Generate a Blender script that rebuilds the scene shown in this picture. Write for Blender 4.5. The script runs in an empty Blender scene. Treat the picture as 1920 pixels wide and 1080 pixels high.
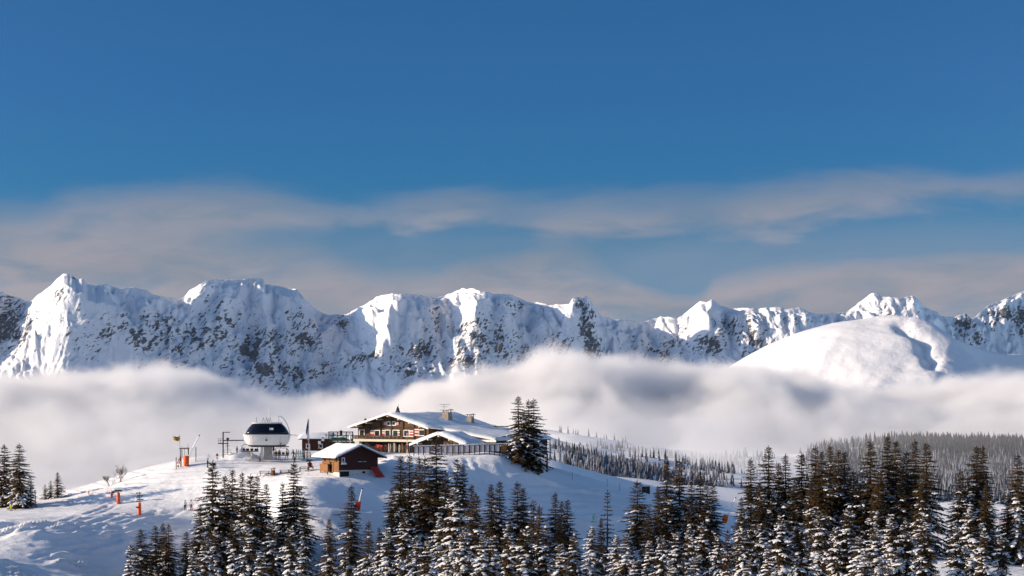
import bpy, bmesh, math, random, time
import numpy as np
from mathutils import Vector, Matrix
T0 = time.time()
SC = bpy.context.scene
COL = SC.collection
rad = math.radians

# ------------------------------------------------------------------ camera
F, HOR = 3733.0, 750.0          # focal length and eye-level row of the 1920 x 1080 photograph
cam = bpy.data.cameras.new('camera')
cam.sensor_fit = 'HORIZONTAL'; cam.sensor_width = 36.0
cam.lens = 36.0 * F / 1920.0
cam.shift_y = (HOR - 540.0) / 1920.0
cam.clip_start, cam.clip_end = 1.0, 40000.0
camo = bpy.data.objects.new('camera', cam); COL.objects.link(camo)
camo.location = (0, 0, 0); camo.rotation_euler = (rad(90), 0, 0)
SC.camera = camo

# ------------------------------------------------------------------ sun, sky, exposure
SUN_EL, SUN_DIR = 15.6, Vector((-0.99, -0.06, 0.0)).normalized()
SUN = Vector((SUN_DIR.x * math.cos(rad(SUN_EL)), SUN_DIR.y * math.cos(rad(SUN_EL)), math.sin(rad(SUN_EL))))
sun = bpy.data.lights.new('sun', 'SUN'); sun.energy = 2.85; sun.angle = rad(0.5); sun.color = (1.0, 0.80, 0.58)
suno = bpy.data.objects.new('sun', sun); COL.objects.link(suno)
suno.rotation_euler = SUN.to_track_quat('Z', 'Y').to_euler()

SC.view_settings.view_transform = 'Standard'; SC.view_settings.look = 'None'
SC.view_settings.exposure = 1.2; SC.view_settings.gamma = 1.0
try: SC.view_settings.use_curve_mapping = False
except Exception: pass
SC.render.engine = 'CYCLES'
cy = SC.cycles
cy.use_denoising = True
cy.max_bounces = 12; cy.diffuse_bounces = 3; cy.glossy_bounces = 2; cy.transmission_bounces = 4
cy.transparent_max_bounces = 8; cy.volume_bounces = 8
cy.volume_max_steps = 256
cy.sample_clamp_indirect = 6.0

W = bpy.data.worlds.new('World'); SC.world = W; W.use_nodes = True
wt = W.node_tree; wt.nodes.clear()

class NT:
    """small helper to write node graphs as expressions"""
    def __init__(s, tree): s.t = tree
    def n(s, typ, **kw):
        nd = s.t.nodes.new(typ)
        for k, v in kw.items(): setattr(nd, k, v)
        return nd
    def link(s, a, b): s.t.links.new(a, b)
    def put(s, sock, v):
        if isinstance(v, bpy.types.NodeSocket): s.link(v, sock)
        else: sock.default_value = v
    def m(s, op, a, b=None, c=None, clamp=False):
        nd = s.n('ShaderNodeMath', operation=op); nd.use_clamp = clamp
        s.put(nd.inputs[0], a)
        if b is not None: s.put(nd.inputs[1], b)
        if c is not None: s.put(nd.inputs[2], c)
        return nd.outputs[0]
    def vm(s, op, a, b=None, scale=None):
        nd = s.n('ShaderNodeVectorMath', operation=op)
        s.put(nd.inputs[0], a)
        if b is not None: s.put(nd.inputs[1], b)
        if scale is not None: s.put(nd.inputs['Scale'], scale)
        return nd.outputs['Value'] if op in ('LENGTH', 'DOT_PRODUCT') else nd.outputs[0]
    def sep(s, v):
        nd = s.n('ShaderNodeSeparateXYZ'); s.link(v, nd.inputs[0]); return nd.outputs
    def comb(s, x, y, z):
        nd = s.n('ShaderNodeCombineXYZ')
        for i, v in enumerate((x, y, z)): s.put(nd.inputs[i], v)
        return nd.outputs[0]
    def noise(s, vec, scale=1.0, detail=4.0, rough=0.55, dist=0.0, lac=2.0):
        nd = s.n('ShaderNodeTexNoise', noise_dimensions='3D')
        if vec is not None: s.link(vec, nd.inputs['Vector'])
        nd.inputs['Scale'].default_value = scale; nd.inputs['Detail'].default_value = detail
        nd.inputs['Roughness'].default_value = rough; nd.inputs['Distortion'].default_value = dist
        nd.inputs['Lacunarity'].default_value = lac
        return nd.outputs['Fac']
    def ss(s, v, a, b, lo=0.0, hi=1.0):
        nd = s.n('ShaderNodeMapRange', interpolation_type='SMOOTHSTEP')
        s.put(nd.inputs['Value'], v); s.put(nd.inputs['From Min'], a); s.put(nd.inputs['From Max'], b)
        nd.inputs['To Min'].default_value = lo; nd.inputs['To Max'].default_value = hi
        return nd.outputs[0]
    def mix(s, f, a, b):
        nd = s.n('ShaderNodeMix', data_type='RGBA')
        s.put(nd.inputs[0], f); s.put(nd.inputs[6], a); s.put(nd.inputs[7], b)
        return nd.outputs[2]
    def curve(s, v, pts):
        """float curve through (x, y) points, everything already in 0..1"""
        nd = s.n('ShaderNodeFloatCurve'); cm = nd.mapping; c = cm.curves[0]
        while len(c.points) > 2: c.points.remove(c.points[1])
        c.points[0].location = pts[0]; c.points[1].location = pts[-1]
        for p in pts[1:-1]: c.points.new(*p)
        cm.update(); s.put(nd.inputs['Value'], v)
        return nd.outputs[0]
    def ramp(s, v, stops):
        nd = s.n('ShaderNodeValToRGB'); e = nd.color_ramp.elements
        while len(e) > 1: e.remove(e[-1])
        e[0].position = stops[0][0]; e[0].color = (*stops[0][1], 1)
        for p, c in stops[1:]:
            k = e.new(p); k.color = (*c, 1)
        s.put(nd.inputs[0], v)
        return nd.outputs[0]

def build_world():
    g = NT(wt)
    d = g.vm('NORMALIZE', g.n('ShaderNodeTexCoord').outputs['Generated'])
    x, y, z = g.sep(d)
    sky = g.n('ShaderNodeTexSky', sky_type='NISHITA')
    sky.sun_disc = False
    sky.sun_elevation = rad(SUN_EL); sky.sun_rotation = math.atan2(SUN_DIR.x, SUN_DIR.y)
    sky.altitude = 2600.0; sky.air_density = 1.0; sky.dust_density = 1.0; sky.ozone_density = 4.0
    # thin mountain air: the whole dome is looked up a little higher than the true ray
    zz = g.m('ADD', g.m('MULTIPLY', g.m('MAXIMUM', z, 0.0), 1.0), SKY_LIFT)
    g.link(g.vm('NORMALIZE', g.comb(x, y, zz)), sky.inputs[0])
    # fill added for shaded snow: sky boosted towards and opposite sun, deep blue between
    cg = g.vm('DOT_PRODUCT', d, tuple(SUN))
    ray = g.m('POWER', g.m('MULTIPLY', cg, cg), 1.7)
    tint = g.vm('MULTIPLY', sky.outputs[0], g.mix(ray, g.mix(g.ss(z, 0.16, 0.06), (*SKY_TINT, 1), (*SKY_LOW, 1)), (*SKY_FILL, 1)))
    # stratus bands low over the range
    el = g.m('DIVIDE', z, g.m('SQRT', g.m('ADD', g.m('MULTIPLY', x, x), g.m('MULTIPLY', y, y))))
    az = g.m('ARCTAN2', x, y)
    u = g.m('ADD', g.m('MULTIPLY', az, 1.0 / 0.6), 0.5, clamp=True)
    wv = g.comb(g.m('MULTIPLY', az, 8.0), g.m('MULTIPLY', el, 24.0), 1.7)
    w1 = g.m('SUBTRACT', g.noise(wv, 1.0, 3.0, 0.5), 0.5)
    nv = g.comb(g.m('ADD', g.m('MULTIPLY', az, 9.0), g.m('MULTIPLY', w1, 1.0)), g.m('ADD', g.m('MULTIPLY', el, 34.0), g.m('MULTIPLY', w1, 1.2)), 3.1)
    n1 = g.noise(nv, 1.0, 6.0, 0.52, 0.3)
    n2 = g.noise(g.comb(g.m('ADD', g.m('MULTIPLY', az, 24.0), w1), g.m('ADD', g.m('MULTIPLY', el, 75.0), w1), 8.7), 1.0, 6.0, 0.55, 0.4)
    nn = g.m('ADD', g.m('MULTIPLY', g.m('SUBTRACT', n1, 0.5), 0.036), g.m('MULTIPLY', g.m('SUBTRACT', n2, 0.5), 0.017))
    e2 = g.m('ADD', el, nn)
    def P(px, py): return ((math.atan((px - 960) / F) / 0.6 + 0.5), (HOR - py) / F * 8.0)
    def band(top, bot, soft_t, soft_b, k):
        t = g.m('DIVIDE', g.curve(u, [P(*p) for p in top]), 8.0)
        b = g.m('DIVIDE', g.curve(u, [P(*p) for p in bot]), 8.0)
        a = g.m('MULTIPLY', g.ss(g.m('SUBTRACT', t, e2), -soft_t, soft_t), g.ss(g.m('SUBTRACT', e2, b), -soft_b, soft_b))
        return g.m('MULTIPLY', a, k)
    A = band([(-100, 415), (60, 405), (160, 378), (400, 372), (640, 392), (820, 370), (960, 392), (1080, 385), (1250, 392), (1420, 372), (1650, 352), (1920, 350)],
             [(-100, 560), (250, 530), (420, 465), (600, 440), (820, 430), (960, 432), (1060, 460), (1300, 445), (1480, 440), (1600, 405), (1920, 400)], 0.011, 0.012, 0.78)
    B = band([(-100, 470), (200, 455), (440, 468), (600, 478), (720, 510), (860, 500), (960, 488), (1010, 480), (1140, 500), (1300, 545), (1340, 505), (1480, 484), (1700, 476), (1920, 474)],
             [(-100, 900), (300, 900), (960, 900), (1400, 900), (1920, 900)], 0.011, 0.004, 0.96)
    C = g.m('MULTIPLY', g.ss(el, 0.108, 0.066), 0.36)      # thin veil under the bands
    alpha = g.m('SUBTRACT', 1.0, g.m('MULTIPLY', g.m('SUBTRACT', 1.0, A, clamp=True), g.m('SUBTRACT', 1.0, B, clamp=True)), clamp=True)
    alpha = g.m('MULTIPLY', alpha, g.ss(n2, 0.25, 0.62, 0.66, 1.0))
    alpha = g.m('MAXIMUM', alpha, C)
    ccol = g.mix(g.ss(g.m('ADD', g.m('MULTIPLY', n1, 0.7), g.m('MULTIPLY', n2, 0.3)), 0.36, 0.64), CLOUD_A, CLOUD_B)
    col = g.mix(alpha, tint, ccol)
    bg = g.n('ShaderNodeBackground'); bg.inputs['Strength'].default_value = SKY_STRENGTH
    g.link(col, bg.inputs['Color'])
    out = g.n('ShaderNodeOutputWorld'); g.link(bg.outputs[0], out.inputs['Surface'])
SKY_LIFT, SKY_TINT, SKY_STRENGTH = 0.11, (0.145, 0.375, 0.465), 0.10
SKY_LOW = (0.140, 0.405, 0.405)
SKY_FILL = (4.7, 3.1, 2.1)
CLOUD_A, CLOUD_B = (1.15, 1.23, 1.46, 1), (1.68, 1.56, 1.72, 1)
build_world()

# ------------------------------------------------------------------ helpers
def at(px, py, Y):
    """the point of the place seen at pixel (px, py) of the photograph, Y metres away"""
    return Vector(((px - 960.0) / F * Y, Y, -(py - HOR) / F * Y))

def hsh(ix, iy, seed):
    h = (ix.astype(np.int64) * 374761393 + iy.astype(np.int64) * 668265263 + seed * 1442695041) & 0x7fffffff
    h = ((h ^ (h >> 13)) * 1274126177) & 0x7fffffff
    h = h ^ (h >> 16)
    return (h & 0xffff) / 65535.0
def vnoise(x, y, seed=0):
    ix, iy = np.floor(x), np.floor(y)
    fx, fy = x - ix, y - iy
    fx = fx * fx * fx * (fx * (fx * 6 - 15) + 10); fy = fy * fy * fy * (fy * (fy * 6 - 15) + 10)
    a, b = hsh(ix, iy, seed), hsh(ix + 1, iy, seed)
    c, d = hsh(ix, iy + 1, seed), hsh(ix + 1, iy + 1, seed)
    return (a + (b - a) * fx) + ((c + (d - c) * fx) - (a + (b - a) * fx)) * fy
def fbm(x, y, oct=4, seed=0, gain=0.5):
    r = 0.0; a = 1.0; t = 0.0
    for i in range(oct):
        r = r + a * (vnoise(x, y, seed + 17 * i) - 0.5); t += a
        x, y = x * 1.93 + 0.37 * y + 5.1, y * 1.93 - 0.37 * x * 0.5 + 9.7; a *= gain
    return r / t * 2.0
def ridged(x, y, oct=4, seed=0, gain=0.5):
    r = 0.0; a = 1.0; t = 0.0
    for i in range(oct):
        r = r + a * (1.0 - np.abs(2.0 * vnoise(x, y, seed + 13 * i) - 1.0)); t += a
        x, y = x * 2.03 + 3.3, y * 2.03 + 7.1; a *= gain
    return r / t
def sstep(a, b, v):
    t = np.clip((v - a) / (b - a), 0, 1); return t * t * (3 - 2 * t)

def tps_fit(P, Z, lam=0.0):
    n = len(P); d = np.linalg.norm(P[:, None] - P[None], axis=2)
    K = np.where(d > 0, d * d * np.log(np.maximum(d, 1e-9)), 0) + lam * np.eye(n)
    A = np.zeros((n + 3, n + 3)); A[:n, :n] = K; A[:n, n] = 1; A[:n, n + 1:] = P; A[n, :n] = 1; A[n + 1:, :n] = P.T
    return np.linalg.solve(A, np.concatenate([Z, np.zeros(3)]))
def tps_eval(P, w, X, Y):
    out = w[-3] + w[-2] * X + w[-1] * Y
    for i, (a, b) in enumerate(P):
        r2 = (X - a) ** 2 + (Y - b) ** 2
        out = out + w[i] * 0.5 * r2 * np.log(np.maximum(r2, 1e-12))
    return out

def np_mesh(name, V, Fq, mat=None, smooth=True, attrs=None):
    V = np.asarray(V, np.float32); Fq = np.asarray(Fq, np.int32)
    me = bpy.data.meshes.new(name)
    n, k = Fq.shape
    me.vertices.add(len(V)); me.vertices.foreach_set('co', V.ravel())
    me.loops.add(n * k); me.loops.foreach_set('vertex_index', Fq.ravel())
    me.polygons.add(n); me.polygons.foreach_set('loop_start', np.arange(0, n * k, k, dtype=np.int32))
    try: me.polygons.foreach_set('loop_total', np.full(n, k, np.int32))
    except Exception: pass
    if attrs:
        for an, av in attrs.items():
            at_ = me.attributes.new(an, 'FLOAT', 'POINT'); at_.data.foreach_set('value', np.asarray(av, np.float32).ravel())
    me.update(calc_edges=True); me.validate()
    me.polygons.foreach_set('use_smooth', np.full(n, smooth))
    if mat: me.materials.append(mat)
    return me
def grid_faces(nr, nc):
    i = np.arange(nr * nc).reshape(nr, nc)
    return np.stack([i[:-1, :-1], i[:-1, 1:], i[1:, 1:], i[1:, :-1]], -1).reshape(-1, 4)
def link(name, me, parent=None, **props):
    o = bpy.data.objects.new(name, me); COL.objects.link(o)
    if parent: o.parent = parent
    for k, v in props.items(): o[k] = v
    return o
def thing(name, label, cat, loc=(0, 0, 0), rotz=0.0, group=None, scale=None):
    o = bpy.data.objects.new(name, None); COL.objects.link(o)
    o.location = loc; o.rotation_euler = (0, 0, rotz); o['label'] = label; o['category'] = cat
    o.empty_display_size = 0.3
    if group: o['group'] = group
    if scale: o.scale = scale
    return o

# ------------------------------------------------------------------ materials
MATS = {}
def mat(name, col, rough=0.7, metal=0.0, spec=0.3, grain=0.0, gscale=4.0, bump=0.0, bscale=20.0, stretch=(1, 1, 1), emit=None, gen=False):
    """one procedural principled material; grain varies the colour, bump roughens the surface"""
    if name in MATS: return MATS[name]
    m = bpy.data.materials.new(name); m.use_nodes = True; MATS[name] = m
    t = m.node_tree; g = NT(t); b = t.nodes['Principled BSDF']
    b.inputs['Roughness'].default_value = rough; b.inputs['Metallic'].default_value = metal
    b.inputs['Specular IOR Level'].default_value = spec
    tc = g.n('ShaderNodeTexCoord').outputs['Object']
    v = g.vm('MULTIPLY', tc, stretch)
    if grain > 0:
        n = g.noise(v, gscale, 5.0, 0.6, 0.3)
        lo = tuple(max(0, c * (1 - grain)) for c in col) + (1,); hi = tuple(min(1, c * (1 + grain)) for c in col) + (1,)
        g.link(g.mix(g.ss(n, 0.3, 0.7), lo, hi), b.inputs['Base Color'])
    else:
        b.inputs['Base Color'].default_value = (*col, 1)
    if bump > 0:
        bn = g.n('ShaderNodeBump'); bn.inputs['Strength'].default_value = 1.0; bn.inputs['Distance'].default_value = bump
        g.link(g.noise(v, bscale, 4.0, 0.6), bn.inputs['Height']); g.link(bn.outputs[0], b.inputs['Normal'])
    return m

SNOW_COL = (0.86, 0.87, 0.90)
def snow_material():
    m = bpy.data.materials.new('ground_snow'); m.use_nodes = True; MATS['ground_snow'] = m
    t = m.node_tree; g = NT(t); b = t.nodes['Principled BSDF']
    b.inputs['Roughness'].default_value = 0.65; b.inputs['Specular IOR Level'].default_value = 0.2
    pos = g.n('ShaderNodeNewGeometry').outputs['Position']
    n = g.noise(pos, 0.08, 5.0, 0.55)
    g.link(g.mix(g.ss(n, 0.3, 0.7), (0.84, 0.85, 0.88, 1), (0.89, 0.895, 0.91, 1)), b.inputs['Base Color'])
    # packed crust, wind ripple, groomer lines that follow the slope
    warp = g.vm('ADD', pos, g.vm('SCALE', g.comb(g.noise(pos, 0.03, 2.0), g.noise(pos, 0.035, 2.0), 0.0), scale=22.0))
    x, y, z = g.sep(warp)
    lines = g.noise(g.comb(g.m('MULTIPLY', x, 0.10), g.m('MULTIPLY', y, 1.1), 0.0), 1.0, 4.0, 0.6)
    h = g.m('ADD', g.m('MULTIPLY', lines, 0.30), g.m('ADD', g.m('MULTIPLY', g.noise(pos, 0.9, 5.0, 0.6), 0.16), g.m('MULTIPLY', g.noise(pos, 4.0, 3.0, 0.6), 0.045)))
    bn = g.n('ShaderNodeBump'); bn.inputs['Distance'].default_value = 1.0; bn.inputs['Strength'].default_value = 0.8
    g.link(h, bn.inputs['Height']); g.link(bn.outputs[0], b.inputs['Normal'])
    return m
M_SNOW = snow_material()
# ------------------------------------------------------------------ the near hill (snow slope with the chalets)
GP = [  # px, py, metres away
 # far edge of the plateau and of the left ridge
 (-60, 962, 345), (0, 952, 350), (60, 946, 352), (120, 937, 355), (170, 924, 357), (230, 905, 360), (265, 892, 361), (300, 880, 362), (345, 868, 362), (400, 861, 364), (470, 857, 366), (560, 853, 372), (640, 850, 372), (700, 848, 368),
 (775, 852, 356), (870, 851, 356), (948, 854, 356), (775, 853, 372), (870, 853, 372), (948, 857, 372), (784, 852, 352), (860, 852, 351.4), (937, 854, 350.8), (860, 893, 342.5), (920, 900, 345), (985, 868, 354), (1010, 882, 357), (1045, 893, 362), (1100, 905, 368), (1200, 927, 378), (1260, 940, 386),
 # back of the hill
 (0, 975, 400), (150, 965, 405), (300, 915, 405), (400, 866, 400), (560, 858, 405), (700, 857, 405), (850, 862, 402), (960, 868, 400), (1080, 905, 410), (1200, 940, 420),
 (0, 1040, 480), (300, 990, 480), (560, 930, 480), (800, 920, 480), (1000, 940, 480), (1150, 975, 480),
 # plateau and the piste across it
 (-60, 985, 326), (0, 972, 330), (100, 964, 336), (170, 955, 341), (220, 950, 345), (262, 964, 337), (340, 958, 342), (400, 930, 345), (400, 900, 350), (470, 880, 355), (500, 893, 346), (590, 893, 340), (430, 930, 342), (540, 912, 335),
 (636, 893, 338), (705, 892, 341), (760, 872, 347), (690, 868, 356), (330, 900, 354), (260, 920, 352),
 # the shaded gully below the piste
 (0, 1010, 314), (60, 1002, 314), (0, 1080, 289), (60, 1080, 292),
 (120, 990, 319.8), (200, 985, 325.7), (300, 985, 332.0), (130, 1045, 309.8), (200, 1080, 307.2), (330, 1080, 314.6), (300, 1030, 322.6), (400, 985, 338.5), (450, 1030, 332.0), (220, 1030, 317.9),
 # the shaded slope in the middle
 (560, 925, 326.0), (660, 925, 332.8), (740, 905, 340.8), (600, 1000, 314.0), (720, 1000, 320.6), (640, 1060, 305.4), (760, 1060, 309.8), (800, 893, 342), (1050, 914, 354.1), (1250, 944, 363.2), (920, 935, 339.1), (1040, 955, 343.5), (1000, 1020, 326.4), (1120, 1040, 330.5), (1000, 1080, 314.3), (1200, 1080, 327.6), (900, 1060, 311.8), (1150, 975, 347.3), (1250, 1000, 349.2), (840, 960, 330.9), (700, 955, 329.3), (590, 960, 321.0),
 # right: bench behind the trees, then the sunny meadow
 (1340, 970, 370), (1400, 975, 385), (1360, 962, 440), (1500, 1005, 365), (1500, 965, 470), (1650, 1016, 345), (1800, 1016, 340), (1900, 1014, 345), (1800, 986, 400), (1650, 985, 400), (1920, 985, 405), (1800, 966, 480), (1920, 968, 485), (1650, 966, 480),
 (1760, 1050, 296), (1880, 1060, 296), (1900, 1090, 280), (1700, 1090, 280), (1550, 1090, 285), (1380, 1060, 310), (2020, 1016, 345), (2020, 1090, 282), (2020, 968, 485),
 # below the frame
 (-60, 1180, 250), (200, 1180, 250), (450, 1165, 250), (700, 1150, 250), (950, 1145, 250), (1200, 1140, 252), (1450, 1140, 256), (1700, 1145, 256), (1950, 1150, 255),
 (-60, 1330, 200), (300, 1310, 200), (700, 1290, 200), (1100, 1280, 200), (1500, 1270, 205), (1950, 1270, 205),
 (-60, 1560, 150), (400, 1550, 150), (960, 1520, 150), (1500, 1510, 150), (2000, 1510, 150), (960, 2050, 100), (-200, 2100, 100), (2100, 2000, 100),
]
gp = np.array([tuple(at(*p)) for p in GP])
GPP = gp[:, :2]; GW = tps_fit(GPP, gp[:, 2], 0.02)

def seg_dist(X, Y, pts):
    """distance to a polyline of world points, and the position along it"""
    best = np.full(np.shape(X), 1e9)
    for (ax, ay), (bx, by) in zip(pts[:-1], pts[1:]):
        dx, dy = bx - ax, by - ay; L = dx * dx + dy * dy
        t = np.clip(((X - ax) * dx + (Y - ay) * dy) / L, 0, 1)
        best = np.minimum(best, np.hypot(X - ax - t * dx, Y - ay - t * dy))
    return best
def ground_z(X, Y):
    X = np.asarray(X, float); Y = np.asarray(Y, float)
    z = tps_eval(GPP, GW, X, Y)
    return z
def find_Y(px, py, lo=280.0, hi=400.0):
    """where the snow surface meets the line of sight of a pixel (nearest hit)"""
    Ys = np.arange(lo, hi, 0.5); xs = (px - 960.0) / F * Ys
    s = HOR - ground_z(xs, Ys) / Ys * F
    k = np.nonzero(s <= py)[0]
    return float(Ys[k[0]]) if len(k) else float(hi)
def wpath(*pix): return [tuple(at(q[0], q[1], find_Y(q[0], q[1]))[:2]) for q in pix]
R = np.random.RandomState(7)
TRACKS = []          # ski tracks: (polyline, width, depth)
def track(pix, w=0.35, d=0.10): TRACKS.append((wpath(*pix), w, d))
BENCH = [(wpath((560, 968), (640, 970), (725, 971), (860, 976), (1000, 981), (1130, 983), (1250, 986)), 1.3, 0.85),
         (wpath((860, 884), (960, 900), (1050, 914), (1150, 929), (1260, 945)), 0.75, 0.42)]
HEAPS = [((px - 960) / F * Y, Y, r, h) for px, Y, r, h in ((450, 364, 3.2, 1.3), (438, 365, 2.2, .8), (466, 365, 2.0, .9), (500, 367, 2.2, .6), (730, 349, 2.6, .7), (745, 350, 2.2, .7), (765, 349, 2.0, .6), (716, 352, 2.0, .5), (655, 335.5, 2.2, .45), (690, 337, 2.0, .5), (615, 336, 1.6, .35))]
def ground_detail(X, Y):
    """relief small enough not to move anything that stands on the snow"""
    z = fbm(X / 14.0, Y / 14.0, 3, 3) * 0.35
    px = 960 + F * X / Y
    # wind-cut sastrugi and old tracks across the gully and slopes
    s = sstep(300, 326, Y) * 0 + 1
    gully = sstep(330, 316, Y) * sstep(430, 330, px) * sstep(278, 292, Y)
    a = (X * 0.80 + Y * 0.60); b = (-X * 0.60 + Y * 0.80)
    z = z + gully * (np.maximum(ridged(a / 15.0, b / 2.1, 3, 21) - 0.56, 0) * 3.4 * sstep(0.35, 0.75, vnoise(X / 11.0, Y / 9.0, 5)))
    bank = np.exp(-((px - 870) / 90.0) ** 2) * np.exp(-((Y - 343) / 6.0) ** 2)
    z = z + bank * (ridged(X / 1.6 + Y / 6.0, Y / 4.0, 3, 31) - 0.5) * 1.1
    z = z + (ridged(X / 5.0, Y / 1.7, 3, 41) - 0.5) * 0.20 + fbm(X / 2.6, Y / 2.2, 3, 45) * 0.07
    for hx, hy, r, h in HEAPS:
        q = np.hypot(X - hx, (Y - hy) * 1.3) / r
        z = z + h * np.exp(-q ** 2 * 1.6) * (0.75 + 0.6 * fbm(X / 1.1, Y / 1.1, 3, 61))
    for pts, w, d in TRACKS:
        x0 = min(p[0] for p in pts) - 3; x1 = max(p[0] for p in pts) + 3; y0 = min(p[1] for p in pts) - 3; y1 = max(p[1] for p in pts) + 3
        m = (X > x0) & (X < x1) & (Y > y0) & (Y < y1)
        if m.any():
            r = seg_dist(X[m], Y[m], pts) / w
            z[m] += d * (-np.exp(-r * r) + 0.7 * np.exp(-(r - 1.6) ** 2 * 2))
    for pts, w, h in BENCH:
        r = seg_dist(X, Y, pts) / w
        z = z + h * np.exp(-r * r)
    return z
for i in range(44):      # arcs of single skiers across the open slopes
    px0, py0 = R.uniform(560, 1150), R.uniform(915, 1000)
    L = R.uniform(80, 260); sl = R.uniform(-0.05, 0.2); c = R.uniform(-18, 18)
    track([(px0 + L * t, py0 + L * sl * t + c * t * (1 - t) * 4) for t in (0, .2, .4, .6, .8, 1)], 0.5, R.uniform(0.08, 0.20))
for i in range(48):      # and in the gully at the left
    px0, py0 = R.uniform(60, 330), R.uniform(975, 1050)
    L = R.uniform(40, 150); sl = R.uniform(0.0, .45)
    track([(px0 + L * t, py0 - L * sl * t) for t in (0, .33, .66, 1)], R.uniform(.4, .6), R.uniform(0.06, 0.2))
for i in range(30):      # the plateau
    px0, py0 = R.uniform(0, 420), R.uniform(900, 956)
    track([(px0 + 260 * t, py0 - 24 * t + R.uniform(-2, 2)) for t in (0, .3, .6, 1)], .45, .11)

def build_ground():
    xs = np.concatenate([np.arange(-190, -105, 1.2), np.arange(-105, 112, 0.46), np.arange(112, 190, 1.2)])
    ys = np.concatenate([np.arange(90, 250, 2.0), np.arange(250, 296, 0.8), np.arange(296, 372, 0.42), np.arange(372, 420, .8), np.arange(420, 561, 2.0)])
    X, Y = np.meshgrid(xs, ys)
    Z = ground_z(X, Y) + ground_detail(X, Y)
    # beyond the crest the hill drops away into the valley
    Z = Z - np.maximum(Y - 500, 0) ** 2 * 0.012
    V = np.stack([X, Y, Z], -1).reshape(-1, 3)
    o = link('snow_ground', np_mesh('snow_ground', V, grid_faces(*X.shape), M_SNOW), kind='structure')
    # the valley floor far below
    v = [(-2600, -50, -460), (2650, -50, -460), (2650, 10700, -460), (-2600, 10700, -460)]
    link('valley_ground', np_mesh('valley_ground', v, [(0, 1, 2, 3)], M_SNOW), kind='structure')
build_ground()
def gz(x, y): return float(ground_z(np.array([x]), np.array([y]))[0] + ground_detail(np.array([x]), np.array([y]))[0])
def stand(px, Y, dz=0.0):
    """foot point on the snow at column px, Y metres away"""
    x = (px - 960.0) / F * Y
    return Vector((x, Y, gz(x, Y) + dz))

def foot(px, py, lo=280.0, hi=400.0, dz=0.0): return stand(px, find_Y(px, py, lo, hi), dz)
# ------------------------------------------------------------------ the mountain range
SKY = [(-120,560),(-40,548),(0,546),(10,552),(30,557),(48,565),(55,566),(60,562),(75,550),(95,535),(110,520),(120,513),(135,515),(142,522),(157,524),(165,534),(180,536),(195,532),(210,538),(232,541),(250,539),(270,543),(290,553),(320,559),(335,562),(345,557),(355,545),(375,532),(395,524),(420,525),(455,524),(470,521),
 (485,521),(495,524),(497,533),(525,537),(557,543),(570,560),(585,575),(600,584),(615,590),(650,590),(660,583),(680,573),(705,557),(720,553),(735,550),(760,552),(785,552),(800,556),(815,559),(830,556),(850,547),(865,541),(885,541),(905,546),(925,551),(940,550),
 (963,554),(975,559),(990,566),(1010,567),(1030,572),(1055,570),(1068,570),(1072,560),(1085,555),(1092,560),(1100,554),(1108,565),(1115,578),(1128,592),(1150,599),(1185,601),(1195,606),(1220,600),(1240,593),(1255,594),(1270,598),(1278,592),(1300,575),(1313,565),(1325,568),(1335,561),(1350,573),(1370,579),(1390,577),(1405,577),(1420,580),(1440,576),
 (1460,576),(1475,580),(1500,577),(1515,584),(1535,590),(1550,588),(1585,587),(1600,575),(1620,560),(1637,548),(1645,550),(1655,557),(1690,558),(1705,556),(1712,553),(1722,562),(1735,577),(1755,584),(1765,592),(1790,595),(1810,587),(1822,600),(1830,592),(1850,575),(1865,568),(1880,561),(1900,554),(1920,545),(1960,535),(2040,540)]
# plan of the crest: metres away by column; it runs back where the wall turns from the sun
CREST = [(-120,8200),(0,8330),(45,8360),(60,8330),(120,8120),(165,8030),(200,8110),(230,8120),(260,8180),(300,8170),(345,8300),(375,8270),(430,8400),(485,8500),(500,8480),(540,8540),(575,8420),(600,8480),(650,8560),(700,8400),(745,8250),(800,8350),(835,8430),(870,8330),(905,8200),(940,8270),(1000,8400),(1070,8250),(1110,8330),(1230,8600),(1255,8540),(1290,8480),(1335,8380),(1365,8440),(1400,8380),(1450,8330),(1520,8260),(1600,8500),(1640,8440),(1705,8390),(1765,8500),(1810,8500),(1850,8600),(1920,8750),(2040,8900)]
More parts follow.
